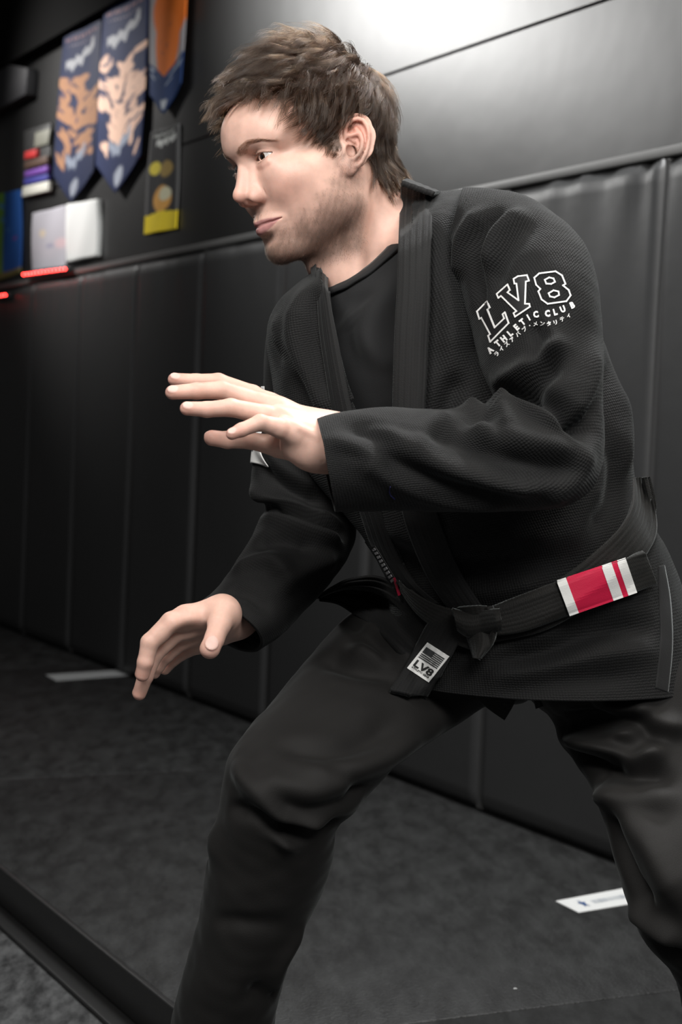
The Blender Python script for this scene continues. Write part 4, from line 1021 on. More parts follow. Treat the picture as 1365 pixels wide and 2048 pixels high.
# brows
def face_pt(y, z):
    r = FT.ray_cast(Vector((0.2, y, z)), Vector((-1, 0, 0)))
    return (np.array(r[0]), np.array(r[1])) if r[0] is not None else (None, None)
selF = (Vh[:, 0] > 0.03)
fm = selF[Qh].all(1); FT = BVHTree.FromPolygons([Vector(v) for v in Vh], [tuple(int(a) for a in q) for q in Qh[fm]])
B = np.array(BROW)
for sg in (1, -1):
    st = []
    for i in range(380):
        y = rg.uniform(0.0085, 0.0540); zc = np.interp(y, B[:, 0], B[:, 1]); w_ = np.interp(y, B[:, 0], [0.0034, 0.0038, 0.0034, 0.0024, 0.0010])
        z = zc + rg.uniform(-1, 1) * w_
        p, n = face_pt(sg * y, z)
        if p is None: continue
        if n[0] < 0: n = -n
        up = np.interp(y, [0.01, 0.02, 0.03, 0.05], [1.3, 0.8, 0.0, -0.45]) - 0.5 * (z - zc) / w_
        d = np.array([-0.35, sg * 1.0, up]); d += rg.normal(size=3) * 0.18; d -= n * (d @ n); d /= np.linalg.norm(d); L = rg.uniform(0.005, 0.0085)
        st.append([p - n * 0.0003 + d * L * t + n * (0.0011 * math.sin(t * 2.4)) for t in np.linspace(0, 1, 5)])
    curves_obj('eyebrow', h2w(np.array(st)), np.array([0.00008, 0.00008, 0.00007, 0.00005, 0.00002]), m_brow, person, kind='stuff')
# lashes
for e, sg in zip(EYE, (1, -1)):
    st = []
    for i in range(120):
        a = rg.uniform(-0.95, 0.98); y = a * 0.0138
        upper = i < 80
        zz = (0.0043 if upper else -0.0045) * (1 - a * a) + 0.06 * y
        x = e[0] + math.sqrt(max(1e-8, LIDR ** 2 - y * y - zz * zz))
        p = np.array([x, e[1] + sg * y, e[2] + zz + (0.0004 if upper else -0.0004)])
        d = np.array([1.0, sg * (0.15 + 0.7 * a), -0.10 if upper else -0.55]); d /= np.linalg.norm(d); L = rg.uniform(0.0055, 0.008) if upper else rg.uniform(0.003, 0.004)
        u = np.array([0, 0, 1.0 if upper else -0.5]); st.append([p + d * L * t + u * L * 0.45 * t * t for t in np.linspace(0, 1, 5)])
    curves_obj('eyelash', h2w(np.array(st)), np.array([0.00009, 0.00008, 0.00006, 0.00004, 0.00001]), m_lash, person, kind='stuff')
# stubble
wq = np.clip(beard_w - 0.12, 0, 1); idx = rg.choice(len(Vh), 15000, p=wq / wq.sum())
me_ = body.data; nrm = np.zeros((len(Vh), 3)); vv = Vh[Qh]; fn_ = np.cross(vv[:, 2] - vv[:, 0], vv[:, 3] - vv[:, 1])
for k in range(4): np.add.at(nrm, Qh[:, k], fn_)
nrm /= np.linalg.norm(nrm, axis=1, keepdims=True) + 1e-12
if np.mean((nrm * (Vh - C0)).sum(1)) < 0: nrm = -nrm
p = Vh[idx] + rg.normal(size=(len(idx), 3)) * 0.0006; n = nrm[idx]
d = np.array([0.35, 0, -1.0]) + rg.normal(size=(len(idx), 3)) * 0.35; d -= n * (d * n).sum(1, keepdims=True); d /= np.linalg.norm(d, axis=1, keepdims=True)
L = rg.uniform(0.0012, 0.0028, (len(idx), 1)); ts = np.linspace(0, 1, 3)[None, :, None]
Ps = p[:, None] + (d * L)[:, None] * ts + (n * L)[:, None] * (0.55 * ts) 
curves_obj('stubble', h2w(Ps), np.array([0.00006, 0.00005, 0.00002]), m_stub, person, kind='stuff')
# ------------------------------------------------------------------ lapels, belt, prints on the jacket
TB = [bv_torso]
lapL, bv_lapL, _ = strip('lapel', [(803, 366), (800, 430), (797, 500), (795, 570), (791, 640), (788, 720), (786, 815), (790, 900), (800, 1000), (822, 1080), (858, 1160), (900, 1222)],
      [(868, 388), (864, 440), (862, 520), (861, 600), (857, 680), (854, 760), (851, 830), (856, 900), (868, 1000), (893, 1080), (925, 1150), (965, 1212)],
      m_lapel, jacket, TB, off=0.010, thick=0.007, n=240, ridges=5, K=22, bulge=0.004, smooth_d=31, top_depth=2.155, top_frac=0.08)
lapR, bv_lapR, _ = strip('lapel', [(640, 490), (631, 530), (634, 590), (640, 670), (652, 750), (664, 820), (682, 900), (706, 980), (728, 1050), (742, 1090), (770, 1150), (810, 1200)],
      [(668, 520), (656, 565), (664, 620), (678, 690), (692, 760), (704, 815), (728, 900), (750, 980), (775, 1060), (800, 1120), (835, 1170), (880, 1208)],
      m_lapel, jacket, TB, off=0.004, thick=0.007, n=220, ridges=4, K=18, bulge=0.004, smooth_d=41, top_depth=2.27, top_frac=0.13)
strip('collar', [(803, 372, 2.150), (812, 368, 2.20), (790, 384, 2.29), (715, 430, 2.32), (675, 480, 2.30), (650, 500, 2.28)],
      [(866, 394, 2.13), (876, 396, 2.20), (840, 430, 2.32), (745, 495, 2.35), (690, 530, 2.32), (670, 540, 2.29)], m_lapel, jacket, None, thick=0.007, ridges=4, K=14, bulge=0.0, n=100)
# lower corner of the left skirt and the overlapping right skirt
strip('skirt_flap', [(638, 1196), (668, 1176), (705, 1160), (765, 1158), (830, 1200), (905, 1255)], [(640, 1198), (675, 1204), (705, 1222), (755, 1262), (800, 1312), (848, 1352)],
      m_gi_far, jacket, [bv_lr, bv_torso], off=0.002, thick=0.003, n=90, K=40, bulge=0.006, smooth_d=21)
lapE, bv_lapE, _ = strip('lapel_end', [(866, 1228), (842, 1270), (815, 1325), (781, 1378)], [(932, 1262), (908, 1300), (885, 1342), (856, 1394)],
      m_lapel, jacket, [bv_torso, bv_lr], off=0.017, thick=0.007, n=80, K=20, ridges=5, bulge=0.003, smooth_d=21)
m_vent = fabric('vent_facing_grey', (0.014, 0.014, 0.0145), None, rough=0.8)
strip('vent_facing', [(1318, 1132), (1320, 1200), (1322, 1280), (1312, 1376)], [(1331, 1130), (1343, 1200), (1347, 1290), (1338, 1385)], m_vent, jacket, TB, off=0.0015, thick=0.001, n=60, K=8, bulge=0.0)
# belt
belt, bv_b1, _ = strip('belt', [(975, 1218), (1060, 1192), (1130, 1150), (1185, 1108), (1240, 1055), (1268, 1005), (1270, 955)],
      [(985, 1285), (1090, 1262), (1180, 1212), (1250, 1160), (1298, 1105), (1316, 1050), (1296, 955)], m_belt, person, TB, off=0.010, thick=0.006, n=150, K=20, ridges=6, bulge=0.003, smooth_d=25, label='black cotton belt with a red bar')
strip('belt_wrap', [(797, 1158), (820, 1180), (860, 1203), (912, 1219), (960, 1224)], [(801, 1184), (830, 1225), (865, 1255), (912, 1288), (950, 1302)], m_belt, belt, TB, off=0.016, thick=0.006, n=110, K=18, ridges=6, bulge=0.003, smooth_d=21)
# far side of the belt, around the back
rows = len(V_torso); cols = V_torso.shape[1]
ts = np.linspace(math.pi * 1.05, 2 * math.pi * 0.97, 90); jj = (ts / (2 * np.pi) * cols).astype(int) % cols
ctr = V_torso.mean(1)
rr0 = np.interp(ts, [math.pi, 1.5 * math.pi, 2 * math.pi], [rows * 0.60, rows * 0.60, rows * 0.62])
VB = []
for i, j in enumerate(jj):
    VB.append([ctr[int(r)] + (V_torso[int(r), j] - ctr[int(r)]) * 1.03 for r in np.linspace(rr0[i], rr0[i] + rows * 0.065, 8)])
VB = np.array(VB); o = mesh_obj('belt_back', VB.reshape(-1, 3), [tuple(int(a) for a in f) for f in grid_faces(90, 8, False)], m_belt, belt)
o.modifiers.new('thickness', 'SOLIDIFY').thickness = 0.005
# knot and tails
tail, bv_tail, _ = strip('belt_end', [(978, 1214), (1040, 1190), (1114, 1163), (1203, 1134), (1252, 1117), (1293, 1107)], [(985, 1272), (1050, 1263), (1140, 1231), (1225, 1202), (1275, 1184), (1316, 1168)],
      m_belt, belt, [bv_b1, bv_torso], off=0.014, thick=0.006, n=110, K=18, ridges=0, bulge=0.003, smooth_d=41)
knot, bv_kn, _ = strip('knot', [(912, 1216), (925, 1250), (938, 1290), (946, 1316)], [(988, 1212), (996, 1245), (990, 1285), (964, 1318)], m_belt, belt, [bv_b1, bv_torso], off=0.022, thick=0.006, n=50, K=24, ridges=0, bulge=0.018, smooth_d=15)
strip('knot_fold', [(905, 1215), (935, 1222), (975, 1218), (1000, 1216)], [(915, 1262), (940, 1276), (980, 1268), (1005, 1262)], m_belt, belt, [bv_b1, bv_torso], off=0.030, thick=0.006, n=50, K=20, ridges=0, bulge=0.016, smooth_d=15)
strip('belt_end', [(948, 1388), (965, 1408), (985, 1424)], [(1040, 1380), (1028, 1410), (1010, 1441)], m_belt, belt, None, depth=2.17, thick=0.006, n=30, K=12, bulge=0.002)
strip('drawstring', [(1066, 1380), (1068, 1400), (1072, 1418)], [(1078, 1380), (1082, 1398), (1088, 1412)], m_trou, tr_o, None, depth=2.15, thick=0.004, n=20, K=6, bulge=0.004)

def drape(V2, Fc, bvs, off, name, mat, parent, thick=0.0007, **kw):
    """lay a flat drawing (pixel coordinates) on the cloth as raised print"""
    W3 = []; last = None
    for x, y in V2:
        d = near_depth(bvs, x, y, None)
        if d is None: d = last if last is not None else 2.1
        last = d; W3.append(P(x, y, d - off))
    W3 = np.array(W3)
    Fo = []
    for f in Fc:
        a, b, c = W3[f[0]], W3[f[1]], W3[f[2]]
        Fo.append(tuple(f) if np.dot(np.cross(b - a, c - a), CAM - a) > 0 else tuple(f[::-1]))
    o = mesh_obj(name, W3, Fo, mat, parent, smooth=False, **kw)
    s = o.modifiers.new('thickness', 'SOLIDIFY'); s.thickness = thick; s.offset = -1
    return o
def stroke(poly, w, closed=True, step=6.0):
    V, Fc = [], []; k = len(poly); P2 = np.array(poly, float)
    for i in range(k if closed else k - 1):
        a, b = P2[i], P2[(i + 1) % k]; d = b - a; L = np.hypot(*d); d = d / L; nn = np.array([-d[1], d[0]]) * w / 2
        a = a - d * w * 0.45; b = b + d * w * 0.45; m = max(1, int(L / step))
        for q in range(m + 1):
            p = a + (b - a) * q / m; V += [p + nn, p - nn]
            if q: n0 = len(V); Fc.append((n0 - 4, n0 - 3, n0 - 1, n0 - 2))
    return V, Fc
def fill(poly, holes=(), cell=5.0):
    """triangulated fill on a fine grid of cells clipped to the outline"""
    P2 = np.array(poly); x0, y0 = P2.min(0); x1, y1 = P2.max(0); V, Fc, ids = [], [], {}
    nx, ny = int((x1 - x0) / cell) + 1, int((y1 - y0) / cell) + 1
    def vid(i, j):
        if (i, j) not in ids: ids[(i, j)] = len(V); V.append((x0 + i * cell, y0 + j * cell))
        return ids[(i, j)]
    for i in range(nx):
        for j in range(ny):
            cx_, cy_ = x0 + (i + .5) * cell, y0 + (j + .5) * cell
            if inpoly(cx_, cy_, poly) and not any(inpoly(cx_, cy_, h) for h in holes): Fc.append((vid(i, j), vid(i + 1, j), vid(i + 1, j + 1), vid(i, j + 1)))
    return V, Fc
z6 = lambda pts: [(860 + a / 3.4125, 420 + b / 3.4125) for a, b in pts]
LET_L = z6([(322, 692), (388, 625), (408, 666), (392, 680), (442, 802), (508, 740), (497, 712), (512, 698), (538, 772), (412, 900), (398, 858), (412, 848), (352, 736), (338, 744)])
LET_V = z6([(457, 573), (530, 508), (546, 546), (530, 562), (606, 616), (592, 502), (578, 502), (572, 470), (602, 452), (664, 444), (678, 482), (656, 488), (650, 640), (680, 640), (684, 660), (582, 728), (572, 704), (592, 690), (486, 586), (468, 600)])
LET_8 = z6([(714, 462), (748, 432), (860, 418), (904, 446), (928, 504), (910, 514), (950, 546), (963, 582), (934, 622), (806, 640), (764, 610), (742, 555), (756, 538), (727, 510)])
H1 = z6([(786, 476), (816, 460), (846, 467), (856, 490), (830, 504), (796, 502)]); H2 = z6([(812, 568), (846, 548), (880, 556), (884, 580), (852, 596), (822, 590)])
SB = [bv_sl]
for nm, polys, hol in (('letter', LET_L, ()), ('letter', LET_V, ()), ('letter', LET_8, (H1, H2))):
    if not hol:
        V2, F2 = fill(polys, hol, 1.6)
        drape(V2, F2, SB, 0.0012, 'lettering_fill', m_letter, jacket)
    V2, F2 = [], []
    for pl in (polys,) + tuple(hol):
        a, b = stroke(pl, 2.9); k = len(V2); V2 += list(a); F2 += [tuple(v + k for v in f) for f in b]
    drape(V2, F2, SB, 0.0017, 'lettering', m_thread, jacket)
def text2d(s, size=1.0, bold=0.0):
    cu = bpy.data.curves.new('t', 'FONT'); cu.body = s; cu.size = size; cu.offset = bold; cu.resolution_u = 2; cu.align_x = 'CENTER'
    ob = bpy.data.objects.new('t', cu); SC.collection.objects.link(ob)
    dg = bpy.context.evaluated_depsgraph_get(); ev = ob.evaluated_get(dg); me = ev.to_mesh()
    V = [(v.co.x, v.co.y) for v in me.vertices]; Fc = [tuple(p.vertices) for p in me.polygons]
    ev.to_mesh_clear(); bpy.data.objects.remove(ob); bpy.data.curves.remove(cu)
    return V, Fc
def text_on_path(s, path, size, bold, bvs, off, name, mat, parent, xs=1.0, shear=0.0):
    """one glyph per path point (baseline)"""
    V2, F2 = [], []; Q = np.array(path, float); T = np.gradient(Q, axis=0); T /= np.linalg.norm(T, axis=1, keepdims=True)
    for i, ch in enumerate(s):
        if ch == ' ': continue
        v, f = text2d(ch, size, bold); k = len(V2); t = T[i]; up = np.array([t[1], -t[0]])
        V2 += [tuple(Q[i] + t * (a * xs + shear * b) + up * b) for a, b in v]; F2 += [tuple(q + k for q in ff) for ff in f]
    return drape(V2, F2, bvs, off, name, mat, parent)
# ATHLETIC CLUB with slab serifs added below and above the strokes
UPN = np.array([0.0, 0.0])
ath = [(983, 703), (998, 690), (1010, 680.5), (1022.5, 669.5), (1035.5, 657.5), (1047.5, 647), (1059, 638.5), (1072, 633), (1095, 631), (1111, 628), (1127, 622), (1146, 614)]
text_on_path('ATHLETICCLUB', [(x + 1.5, y + 1.5) for x, y in ath], 17.0, 0.85, SB, 0.0014, 'lettering', m_thread, jacket, xs=0.86)
kat = [(993, 706), (1003, 696), (1013.5, 686.5), (1024, 677), (1036, 666.5), (1048.5, 657), (1059, 650), (1069, 647), (1082, 646.5), (1096, 646.5), (1110, 643.5), (1124, 637), (1137, 629)]
text_on_path('ライズアバブ・メンタリティ', [(x + 3.0, y + 4.6) for x, y in kat], 10.5, 0.16, SB, 0.0014, 'lettering', m_thread, jacket)
# blue thread end on the forearm
V2, F2 = stroke([(781, 975), (779, 984), (782, 992), (790, 999)], 1.4, False, 3); drape(V2, F2, SB, 0.0018, 'loose_thread', simple('thread_blue', (0.02, 0.02, 0.12)), jacket)
# white patch with dark disc on the far sleeve
def sleeve_patch(Vg, i0, i1, tfun, off, name, mat, parent, mask=None, n=44, m=44):
    """sheet following the sleeve: rows i0..i1, angle range tfun(row fraction)"""
    N = grid_normals(Vg); N = N * np.sign(np.mean(np.einsum('ijk,ijk->ij', N, Vg - Vg.mean(1, keepdims=True)))); cols = Vg.shape[1]; V = []
    for a in range(n):
        fr = a / (n - 1); r = int(round(i0 + (i1 - i0) * fr)); t0, t1 = tfun(fr)
        for b_ in range(m):
            t = t0 + (t1 - t0) * b_ / (m - 1); q = (t / (2 * np.pi) * cols) % cols; j = int(q); f = q - j; j2 = (j + 1) % cols
            V.append((Vg[r, j] * (1 - f) + Vg[r, j2] * f) + N[r, j] * off)
    V = np.array(V); Fc = grid_faces(n, m, False)
    if mask is not None: Fc = np.array([f for f in Fc if mask((f[0] // m + 0.5) / n, (f[0] % m + 0.5) / m)])
    f0 = Fc[len(Fc) // 2]; c0 = Vg[(i0 + i1) // 2].mean(0)
    if np.dot(np.cross(V[f0[1]] - V[f0[0]], V[f0[2]] - V[f0[0]]), V[f0[0]] - c0) < 0: Fc = Fc[:, ::-1]
    o = mesh_obj(name, V, [tuple(int(q) for q in f) for f in Fc], mat, parent); s_ = o.modifiers.new('thickness', 'SOLIDIFY'); s_.thickness = 0.001; s_.offset = -1
    return o
xs_, ys_, _ = proj(V_sr[:, 0]); ra_, rb_ = int(np.argmin(np.abs(ys_ - 775))), int(np.argmin(np.abs(ys_ - 925)))
rng_t = lambda fr: (-0.85 + 0.45 * fr, 0.45 + 0.48 * fr)
sleeve_patch(V_sr, ra_, rb_, rng_t, 0.0030, 'sleeve_patch', m_white, jacket)
sleeve_patch(V_sr, ra_, rb_, rng_t, 0.0042, 'patch_disc', m_inkg, jacket, mask=lambda a, b: math.hypot((a - 0.5) / 0.30, (b - 0.5) / 0.30) < 1)
# label on the lapel end
def quadmap(TL, TR, BR, BL):
    TL, TR, BR, BL = map(np.array, (TL, TR, BR, BL))
    return lambda u, v: tuple((TL * (1 - u) + TR * u) * (1 - v) + (BL * (1 - u) + BR * u) * v)
def quadgrid(qm, u0, u1, v0, v1, nu=8, nv=8):
    V = [qm(u0 + (u1 - u0) * i / nu, v0 + (v1 - v0) * j / nv) for i in range(nu + 1) for j in range(nv + 1)]
    return V, [(i * (nv + 1) + j, i * (nv + 1) + j + 1, (i + 1) * (nv + 1) + j + 1, (i + 1) * (nv + 1) + j) for i in range(nu) for j in range(nv)]
EB = [bv_lapE]; qm = quadmap((855, 1285), (899, 1313), (858, 1365), (814.5, 1336))
V2, F2 = quadgrid(qm, 0, 1, 0, 1, 14, 14); drape(V2, F2, EB, 0.0015, 'label_patch', m_white, jacket, thick=0.001)
V2, F2 = quadgrid(qm, 0.08, 0.48, 0.13, 0.33); drape(V2, F2, EB, 0.0024, 'label_print', m_inkg, jacket, thick=0.0003)
V2, F2 = [], []
for i in range(7):
    v0 = 0.13 + i * 0.060; a, b = quadgrid(qm, 0.48 if i < 4 else 0.08, 0.92, v0, v0 + 0.030, 6, 1); k = len(V2); V2 += a; F2 += [tuple(q + k for q in f) for f in b]
drape(V2, F2, EB, 0.0024, 'label_print', m_inkg, jacket, thick=0.0003)
def text_quad(s, qm, uc, vb, h, w, bold, bvs, off, name, mat, parent):
    v, f = text2d(s, 1.0, bold); A = np.array(v); A[:, 0] *= w / (A[:, 0].max() - A[:, 0].min()); A[:, 1] *= h / A[:, 1].max()
    return drape([qm(uc + a, vb - b) for a, b in A], f, bvs, off, name, mat, parent, thick=0.0003)
text_quad('LV8', qm, 0.5, 0.82, 0.22, 0.80, 0.03, EB, 0.0024, 'label_print', m_ink, jacket)
text_quad('ATHLETIC GEAR', qm, 0.5, 0.905, 0.055, 0.78, 0.012, EB, 0.0024, 'label_print', m_ink, jacket)
# red bar with white stripes
TBV = [bv_tail]
bar = quadmap((1114, 1162), (1252, 1116), (1275, 1184), (1140, 1231))
for u0, u1, mt, o_ in ((0.0, 0.135, m_white, 0.0046), (0.125, 0.655, m_red, 0.0040), (0.65, 0.795, m_white, 0.0046), (0.79, 0.88, m_red, 0.0040), (0.872, 1.0, m_white, 0.0046)):
    V2, F2 = quadgrid(bar, u0, u1, -0.015, 1.02, 14, 16); drape(V2, F2, TBV, o_, 'belt_bar' if mt is m_red else 'belt_stripe', mt, belt, thick=0.002)
# woven name along the inner edge of the lapel
V2, F2 = quadgrid(quadmap((741, 1094), (750, 1092), (798, 1168), (787, 1172)), 0, 1, 0, 1, 4, 16); drape(V2, F2, [bv_lapR, bv_torso], 0.009, 'lapel_label', m_ink, jacket)
V2, F2 = [], []
q_ = quadmap((743, 1097), (750, 1095), (791, 1163), (784, 1169))
for i in range(9):
    a, b = quadgrid(q_, 0.1, 0.9, i / 9 + 0.01, i / 9 + 0.075, 2, 1); k = len(V2); V2 += a; F2 += [tuple(v + k for v in f) for f in b]
drape(V2, F2, [bv_lapR, bv_torso], 0.0105, 'lapel_print', m_silver, jacket)
V2, F2 = quadgrid(quadmap((786, 1157), (790, 1155), (801, 1190), (797, 1192)), 0, 1, 0, 1, 2, 6); drape(V2, F2, [bv_lapR, bv_torso], 0.0105, 'lapel_print', m_red, jacket)

# ------------------------------------------------------------------ things on the wall and floor
def painted(name, label, cat, corners, paint, off=0.012, nu=40, nv=110, point=None, thick=0.004, rough=0.55, group=None, sub=None):
    """flat printed sheet on the wall; corners TL, TR, BR, BL in pixels; paint(u, v) -> rgb"""
    Q = [wall_uv(x, y, off) for x, y in corners]
    U, Vv = np.meshgrid(np.linspace(0, 1, nu), np.linspace(0, 1, nv), indexing='ij')
    Q = np.array(Q); tl, tr, br, bl = Q
    G2 = (tl * (1 - U)[..., None] + tr * U[..., None]) * (1 - Vv)[..., None] + (bl * (1 - U)[..., None] + br * U[..., None]) * Vv[..., None]
    if point is not None:
        pt = np.array(wall_uv(*point, off)); mid = (bl + br) / 2; drop = mid[1] - pt[1]
        G2[..., 1] -= drop * (1 - np.abs(2 * U - 1)) * np.clip((Vv - 0.0), 0, 1)
    V3 = W0 + wd * G2[..., :1] + np.array([0, 0, 1.0]) * G2[..., 1:] + wn * (off + 0.003 * np.sin(U * 9 + Vv * 4))[..., None]
    m, nt, b = mat_new(name + '_print'); at = nd(nt, 'ShaderNodeVertexColor'); at.layer_name = 'Col'
    nt.links.new(at.outputs['Color'], b.inputs['Base Color']); b.inputs['Roughness'].default_value = rough; b.inputs['Specular IOR Level'].default_value = 0.15
    col = paint(U, Vv).reshape(-1, 3)
    Fc = grid_faces(nu, nv, False)
    f0 = Fc[0]; Vf = V3.reshape(-1, 3)
    if np.dot(np.cross(Vf[f0[1]] - Vf[f0[0]], Vf[f0[2]] - Vf[f0[0]]), wn) < 0: Fc = Fc[:, ::-1]
    o = mesh_obj(name, Vf, Fc, m, None, col=col, label=label, cat=cat, group=group)
    s = o.modifiers.new('thickness', 'SOLIDIFY'); s.thickness = thick; s.offset = -1
    return o
def blobs(U, V, n, seed, sx, sy, lo, hi):
    rs = np.random.RandomState(seed); m = np.zeros_like(U)
    for _ in range(n):
        cx_, cy_ = rs.uniform(0.05, 0.95), rs.uniform(lo, hi); a = rs.uniform(0, 3.14); r = rs.uniform(0.6, 1.3)
        dx, dy = (U - cx_) / sx, (V - cy_) / sy; p = dx * math.cos(a) + dy * math.sin(a); q = -dx * math.sin(a) + dy * math.cos(a)
        m = np.maximum(m, np.exp(-((p / r) ** 2 + (q / (0.45 * r)) ** 2) * 1.2))
    return m
def mixc(c, k, col): return c * (1 - k)[..., None] + np.array(col) * k[..., None]
NAVY = (0.018, 0.028, 0.085)
def script_mark(U, V, c0, c1, h, seed):
    """a slanting brush-script word as a wavy stroke"""
    u = (U - c0[0]) / (c1[0] - c0[0]); mid = c0[1] + (c1[1] - c0[1]) * u; rs = np.random.RandomState(seed)
    w = h * (0.55 + 0.45 * np.abs(np.sin(u * 9 + rs.uniform(0, 6))) * np.abs(np.cos(u * 17)))
    return sst(1.0, 0.75, np.abs(V - mid + 0.25 * h * np.sin(u * 21)) / w) * ((u > 0) & (u < 1))
def banner_paint(seed, tone, dim):
    def f(U, V):
        c = np.ones(U.shape + (3,)) * np.array(NAVY)
        fig = np.maximum(sst(0.42, 0.58, blobs(U, V, 46, seed, 0.24, 0.065, 0.30, 0.74)), sst(0.5, 0.65, blobs(U, V, 10, seed + 40, 0.2, 0.07, 0.74, 0.92) * (np.abs(U - 0.5) > 0.22)))
        c = mixc(c, fig, tone)
        c = mixc(c, 0.45 * fig * sst(0.5, 0.8, blobs(U, V, 14, seed + 20, 0.16, 0.03, 0.3, 0.8)), (0.30, 0.15, 0.12))
        c = mixc(c, 0.9 * sst(0.5, 0.75, blobs(U, V, 15, seed + 7, 0.13, 0.028, 0.30, 0.78)), (0.03, 0.045, 0.13))
        c = mixc(c, script_mark(U, V, (0.14, 0.215), (0.86, 0.13), 0.045, seed), (0.50, 0.51, 0.54))
        c = mixc(c, 0.6 * ((np.abs(V - 0.045) < 0.010) & (np.abs(U - 0.5) < 0.42) & (np.sin(U * 70) > -0.4)), (0.55, 0.30, 0.28))
        c = mixc(c, 0.5 * ((np.abs(V - 0.080) < 0.006) & (np.abs(U - 0.5) < 0.36) & (np.sin(U * 90) > -0.3)), (0.5, 0.42, 0.46))
        c = mixc(c, 0.85 * script_mark(U, V, (0.30, 0.80), (0.76, 0.755), 0.045, seed + 2), (0.40, 0.45, 0.55))
        c = mixc(c, 0.85 * sst(1.0, 0.7, np.hypot((U - 0.55) / 0.10, (V - 0.93) / 0.055)), (0.50, 0.54, 0.62))
        return c * dim
    return f
painted('banner', 'navy banner printed with brown figures, leftmost and dimmest of the three wall banners', 'banner', [(128, 74), (204, 39), (187, 342), (105, 352)], banner_paint(1, (0.52, 0.27, 0.15), 0.52), off=0.03, point=(137, 407), group='banners on the wall')
painted('banner', 'navy banner with pale peach figures and white script, middle of the three wall banners', 'banner', [(208, 22), (298, -21), (280, 310), (190, 330)], banner_paint(4, (0.90, 0.60, 0.46), 1.1), off=0.03, point=(226, 388), group='banners on the wall')
def b3(U, V):
    c = np.ones(U.shape + (3,)) * np.array((0.48, 0.46, 0.48)); c = c * (0.85 + 0.15 * np.sin(U * 55))[..., None]
    c = mixc(c, sst(1.05, 0.92, np.hypot((U - 0.60) / 0.50, (V - 0.42) / 0.22)), (0.85, 0.20, 0.03)); c = mixc(c, sst(1.05, 0.9, np.hypot((U - 0.52) / 0.36, (V - 0.62) / 0.24)), (0.88, 0.22, 0.04))
    c = mixc(c, 0.5 * sst(0.7, 0.85, blobs(U, V, 8, 3, 0.12, 0.03, 0.42, 0.66) * (np.abs(U - 0.5) < 0.25)), (0.12, 0.07, 0.10))
    c = mixc(c, 1.0 * (V > 0.775), (0.02, 0.05, 0.16)); c = mixc(c, sst(0.6, 0.8, blobs(U, V, 7, 13, 0.2, 0.02, 0.80, 0.86)), (0.45, 0.52, 0.62)); c = mixc(c, sst(1, 0.8, np.hypot((U - 0.5) / 0.1, (V - 0.95) / 0.03)), (0.6, 0.65, 0.7))
    return c
painted('banner', 'orange and grey banner with dark blue pointed tip, rightmost of the three wall banners', 'banner', [(303, -90), (377, -118), (362, 165), (298, 190)], b3, off=0.03, point=(318, 232), group='banners on the wall')
def b4(U, V):
    c = np.ones(U.shape + (3,)) * np.array((0.025, 0.025, 0.027)); edge = (U < 0.06) | (U > 0.94) | (V < 0.02) | (V > 0.98)
    c = mixc(c, edge * 0.6, (0.18, 0.18, 0.18)); c = mixc(c, script_mark(U, V, (0.15, 0.06), (0.85, 0.05), 0.018, 2), (0.42, 0.44, 0.42)); c = mixc(c, script_mark(U, V, (0.25, 0.135), (0.9, 0.115), 0.045, 3), (0.62, 0.64, 0.62))
    c = mixc(c, sst(1.1, 0.9, np.hypot((U - 0.24) / 0.17, (V - 0.37) / 0.065)), (0.68, 0.56, 0.06)); c = mixc(c, 0.8 * sst(1.1, 0.9, np.hypot((U - 0.62) / 0.22, (V - 0.40) / 0.08)), (0.40, 0.27, 0.07)); c = mixc(c, sst(1.05, 0.9, np.hypot((U - 0.52) / 0.30, (V - 0.68) / 0.13)), (0.66, 0.34, 0.08))
    c = mixc(c, sst(1.05, 0.85, np.hypot((U - 0.62) / 0.2, (V - 0.64) / 0.07)), (0.62, 0.60, 0.42)); c = mixc(c, 1.0 * ((V > 0.80 + 0.05 * np.abs(U - 0.5))), (0.80, 0.62, 0.03))
    return c
painted('poster', 'narrow black poster with yellow block at its foot, right of the banners', 'poster', [(302, 265), (359, 247), (352, 457), (287, 469)], b4, off=0.010)
def paper(seed, tint, marks):
    def f(U, V):
        c = np.ones(U.shape + (3,)) * np.array(tint)
        if marks:
            c = mixc(c, 0.5 * sst(1, 0.7, np.hypot((U - 0.3) / 0.1, (V - 0.38) / 0.08)), (0.7, 0.55, 0.3)); c = mixc(c, 0.7 * sst(1, 0.7, np.hypot((U - 0.55) / 0.14, (V - 0.62) / 0.05)), (0.25, 0.25, 0.35)); c = mixc(c, 0.4 * sst(1, 0.7, np.hypot((U - 0.85) / 0.18, (V - 0.6) / 0.1)), (0.75, 0.45, 0.45))
        return c
    return f
painted('poster', 'white notice with faint coloured marks pinned above the red lights', 'notice', [(65, 427), (133, 410), (132, 533), (63, 542)], paper(1, (0.42, 0.41, 0.45), True), off=0.012, nv=40, nu=30)
painted('whiteboard', 'blank bright whiteboard under the middle banner', 'whiteboard', [(133, 409), (195, 398), (193, 511), (132, 524)], paper(2, (0.66, 0.67, 0.66), False), off=0.022, nv=30, nu=20, thick=0.018)
def b5(U, V):
    c = np.ones(U.shape + (3,)) * np.array((0.03, 0.12, 0.42)); c = mixc(c, 1.0 * (U < 0.52), (0.16, 0.36, 0.06))
    c = mixc(c, sst(0.55, 0.8, blobs(U, V, 7, 31, 0.14, 0.06, 0.1, 0.9)), (0.10, 0.30, 0.62)); c = mixc(c, sst(0.6, 0.85, blobs(U, V, 4, 34, 0.1, 0.05, 0.2, 0.8)), (0.25, 0.05, 0.28)); return mixc(c, 1.0 * (V > 0.93), (0.25, 0.20, 0.08))
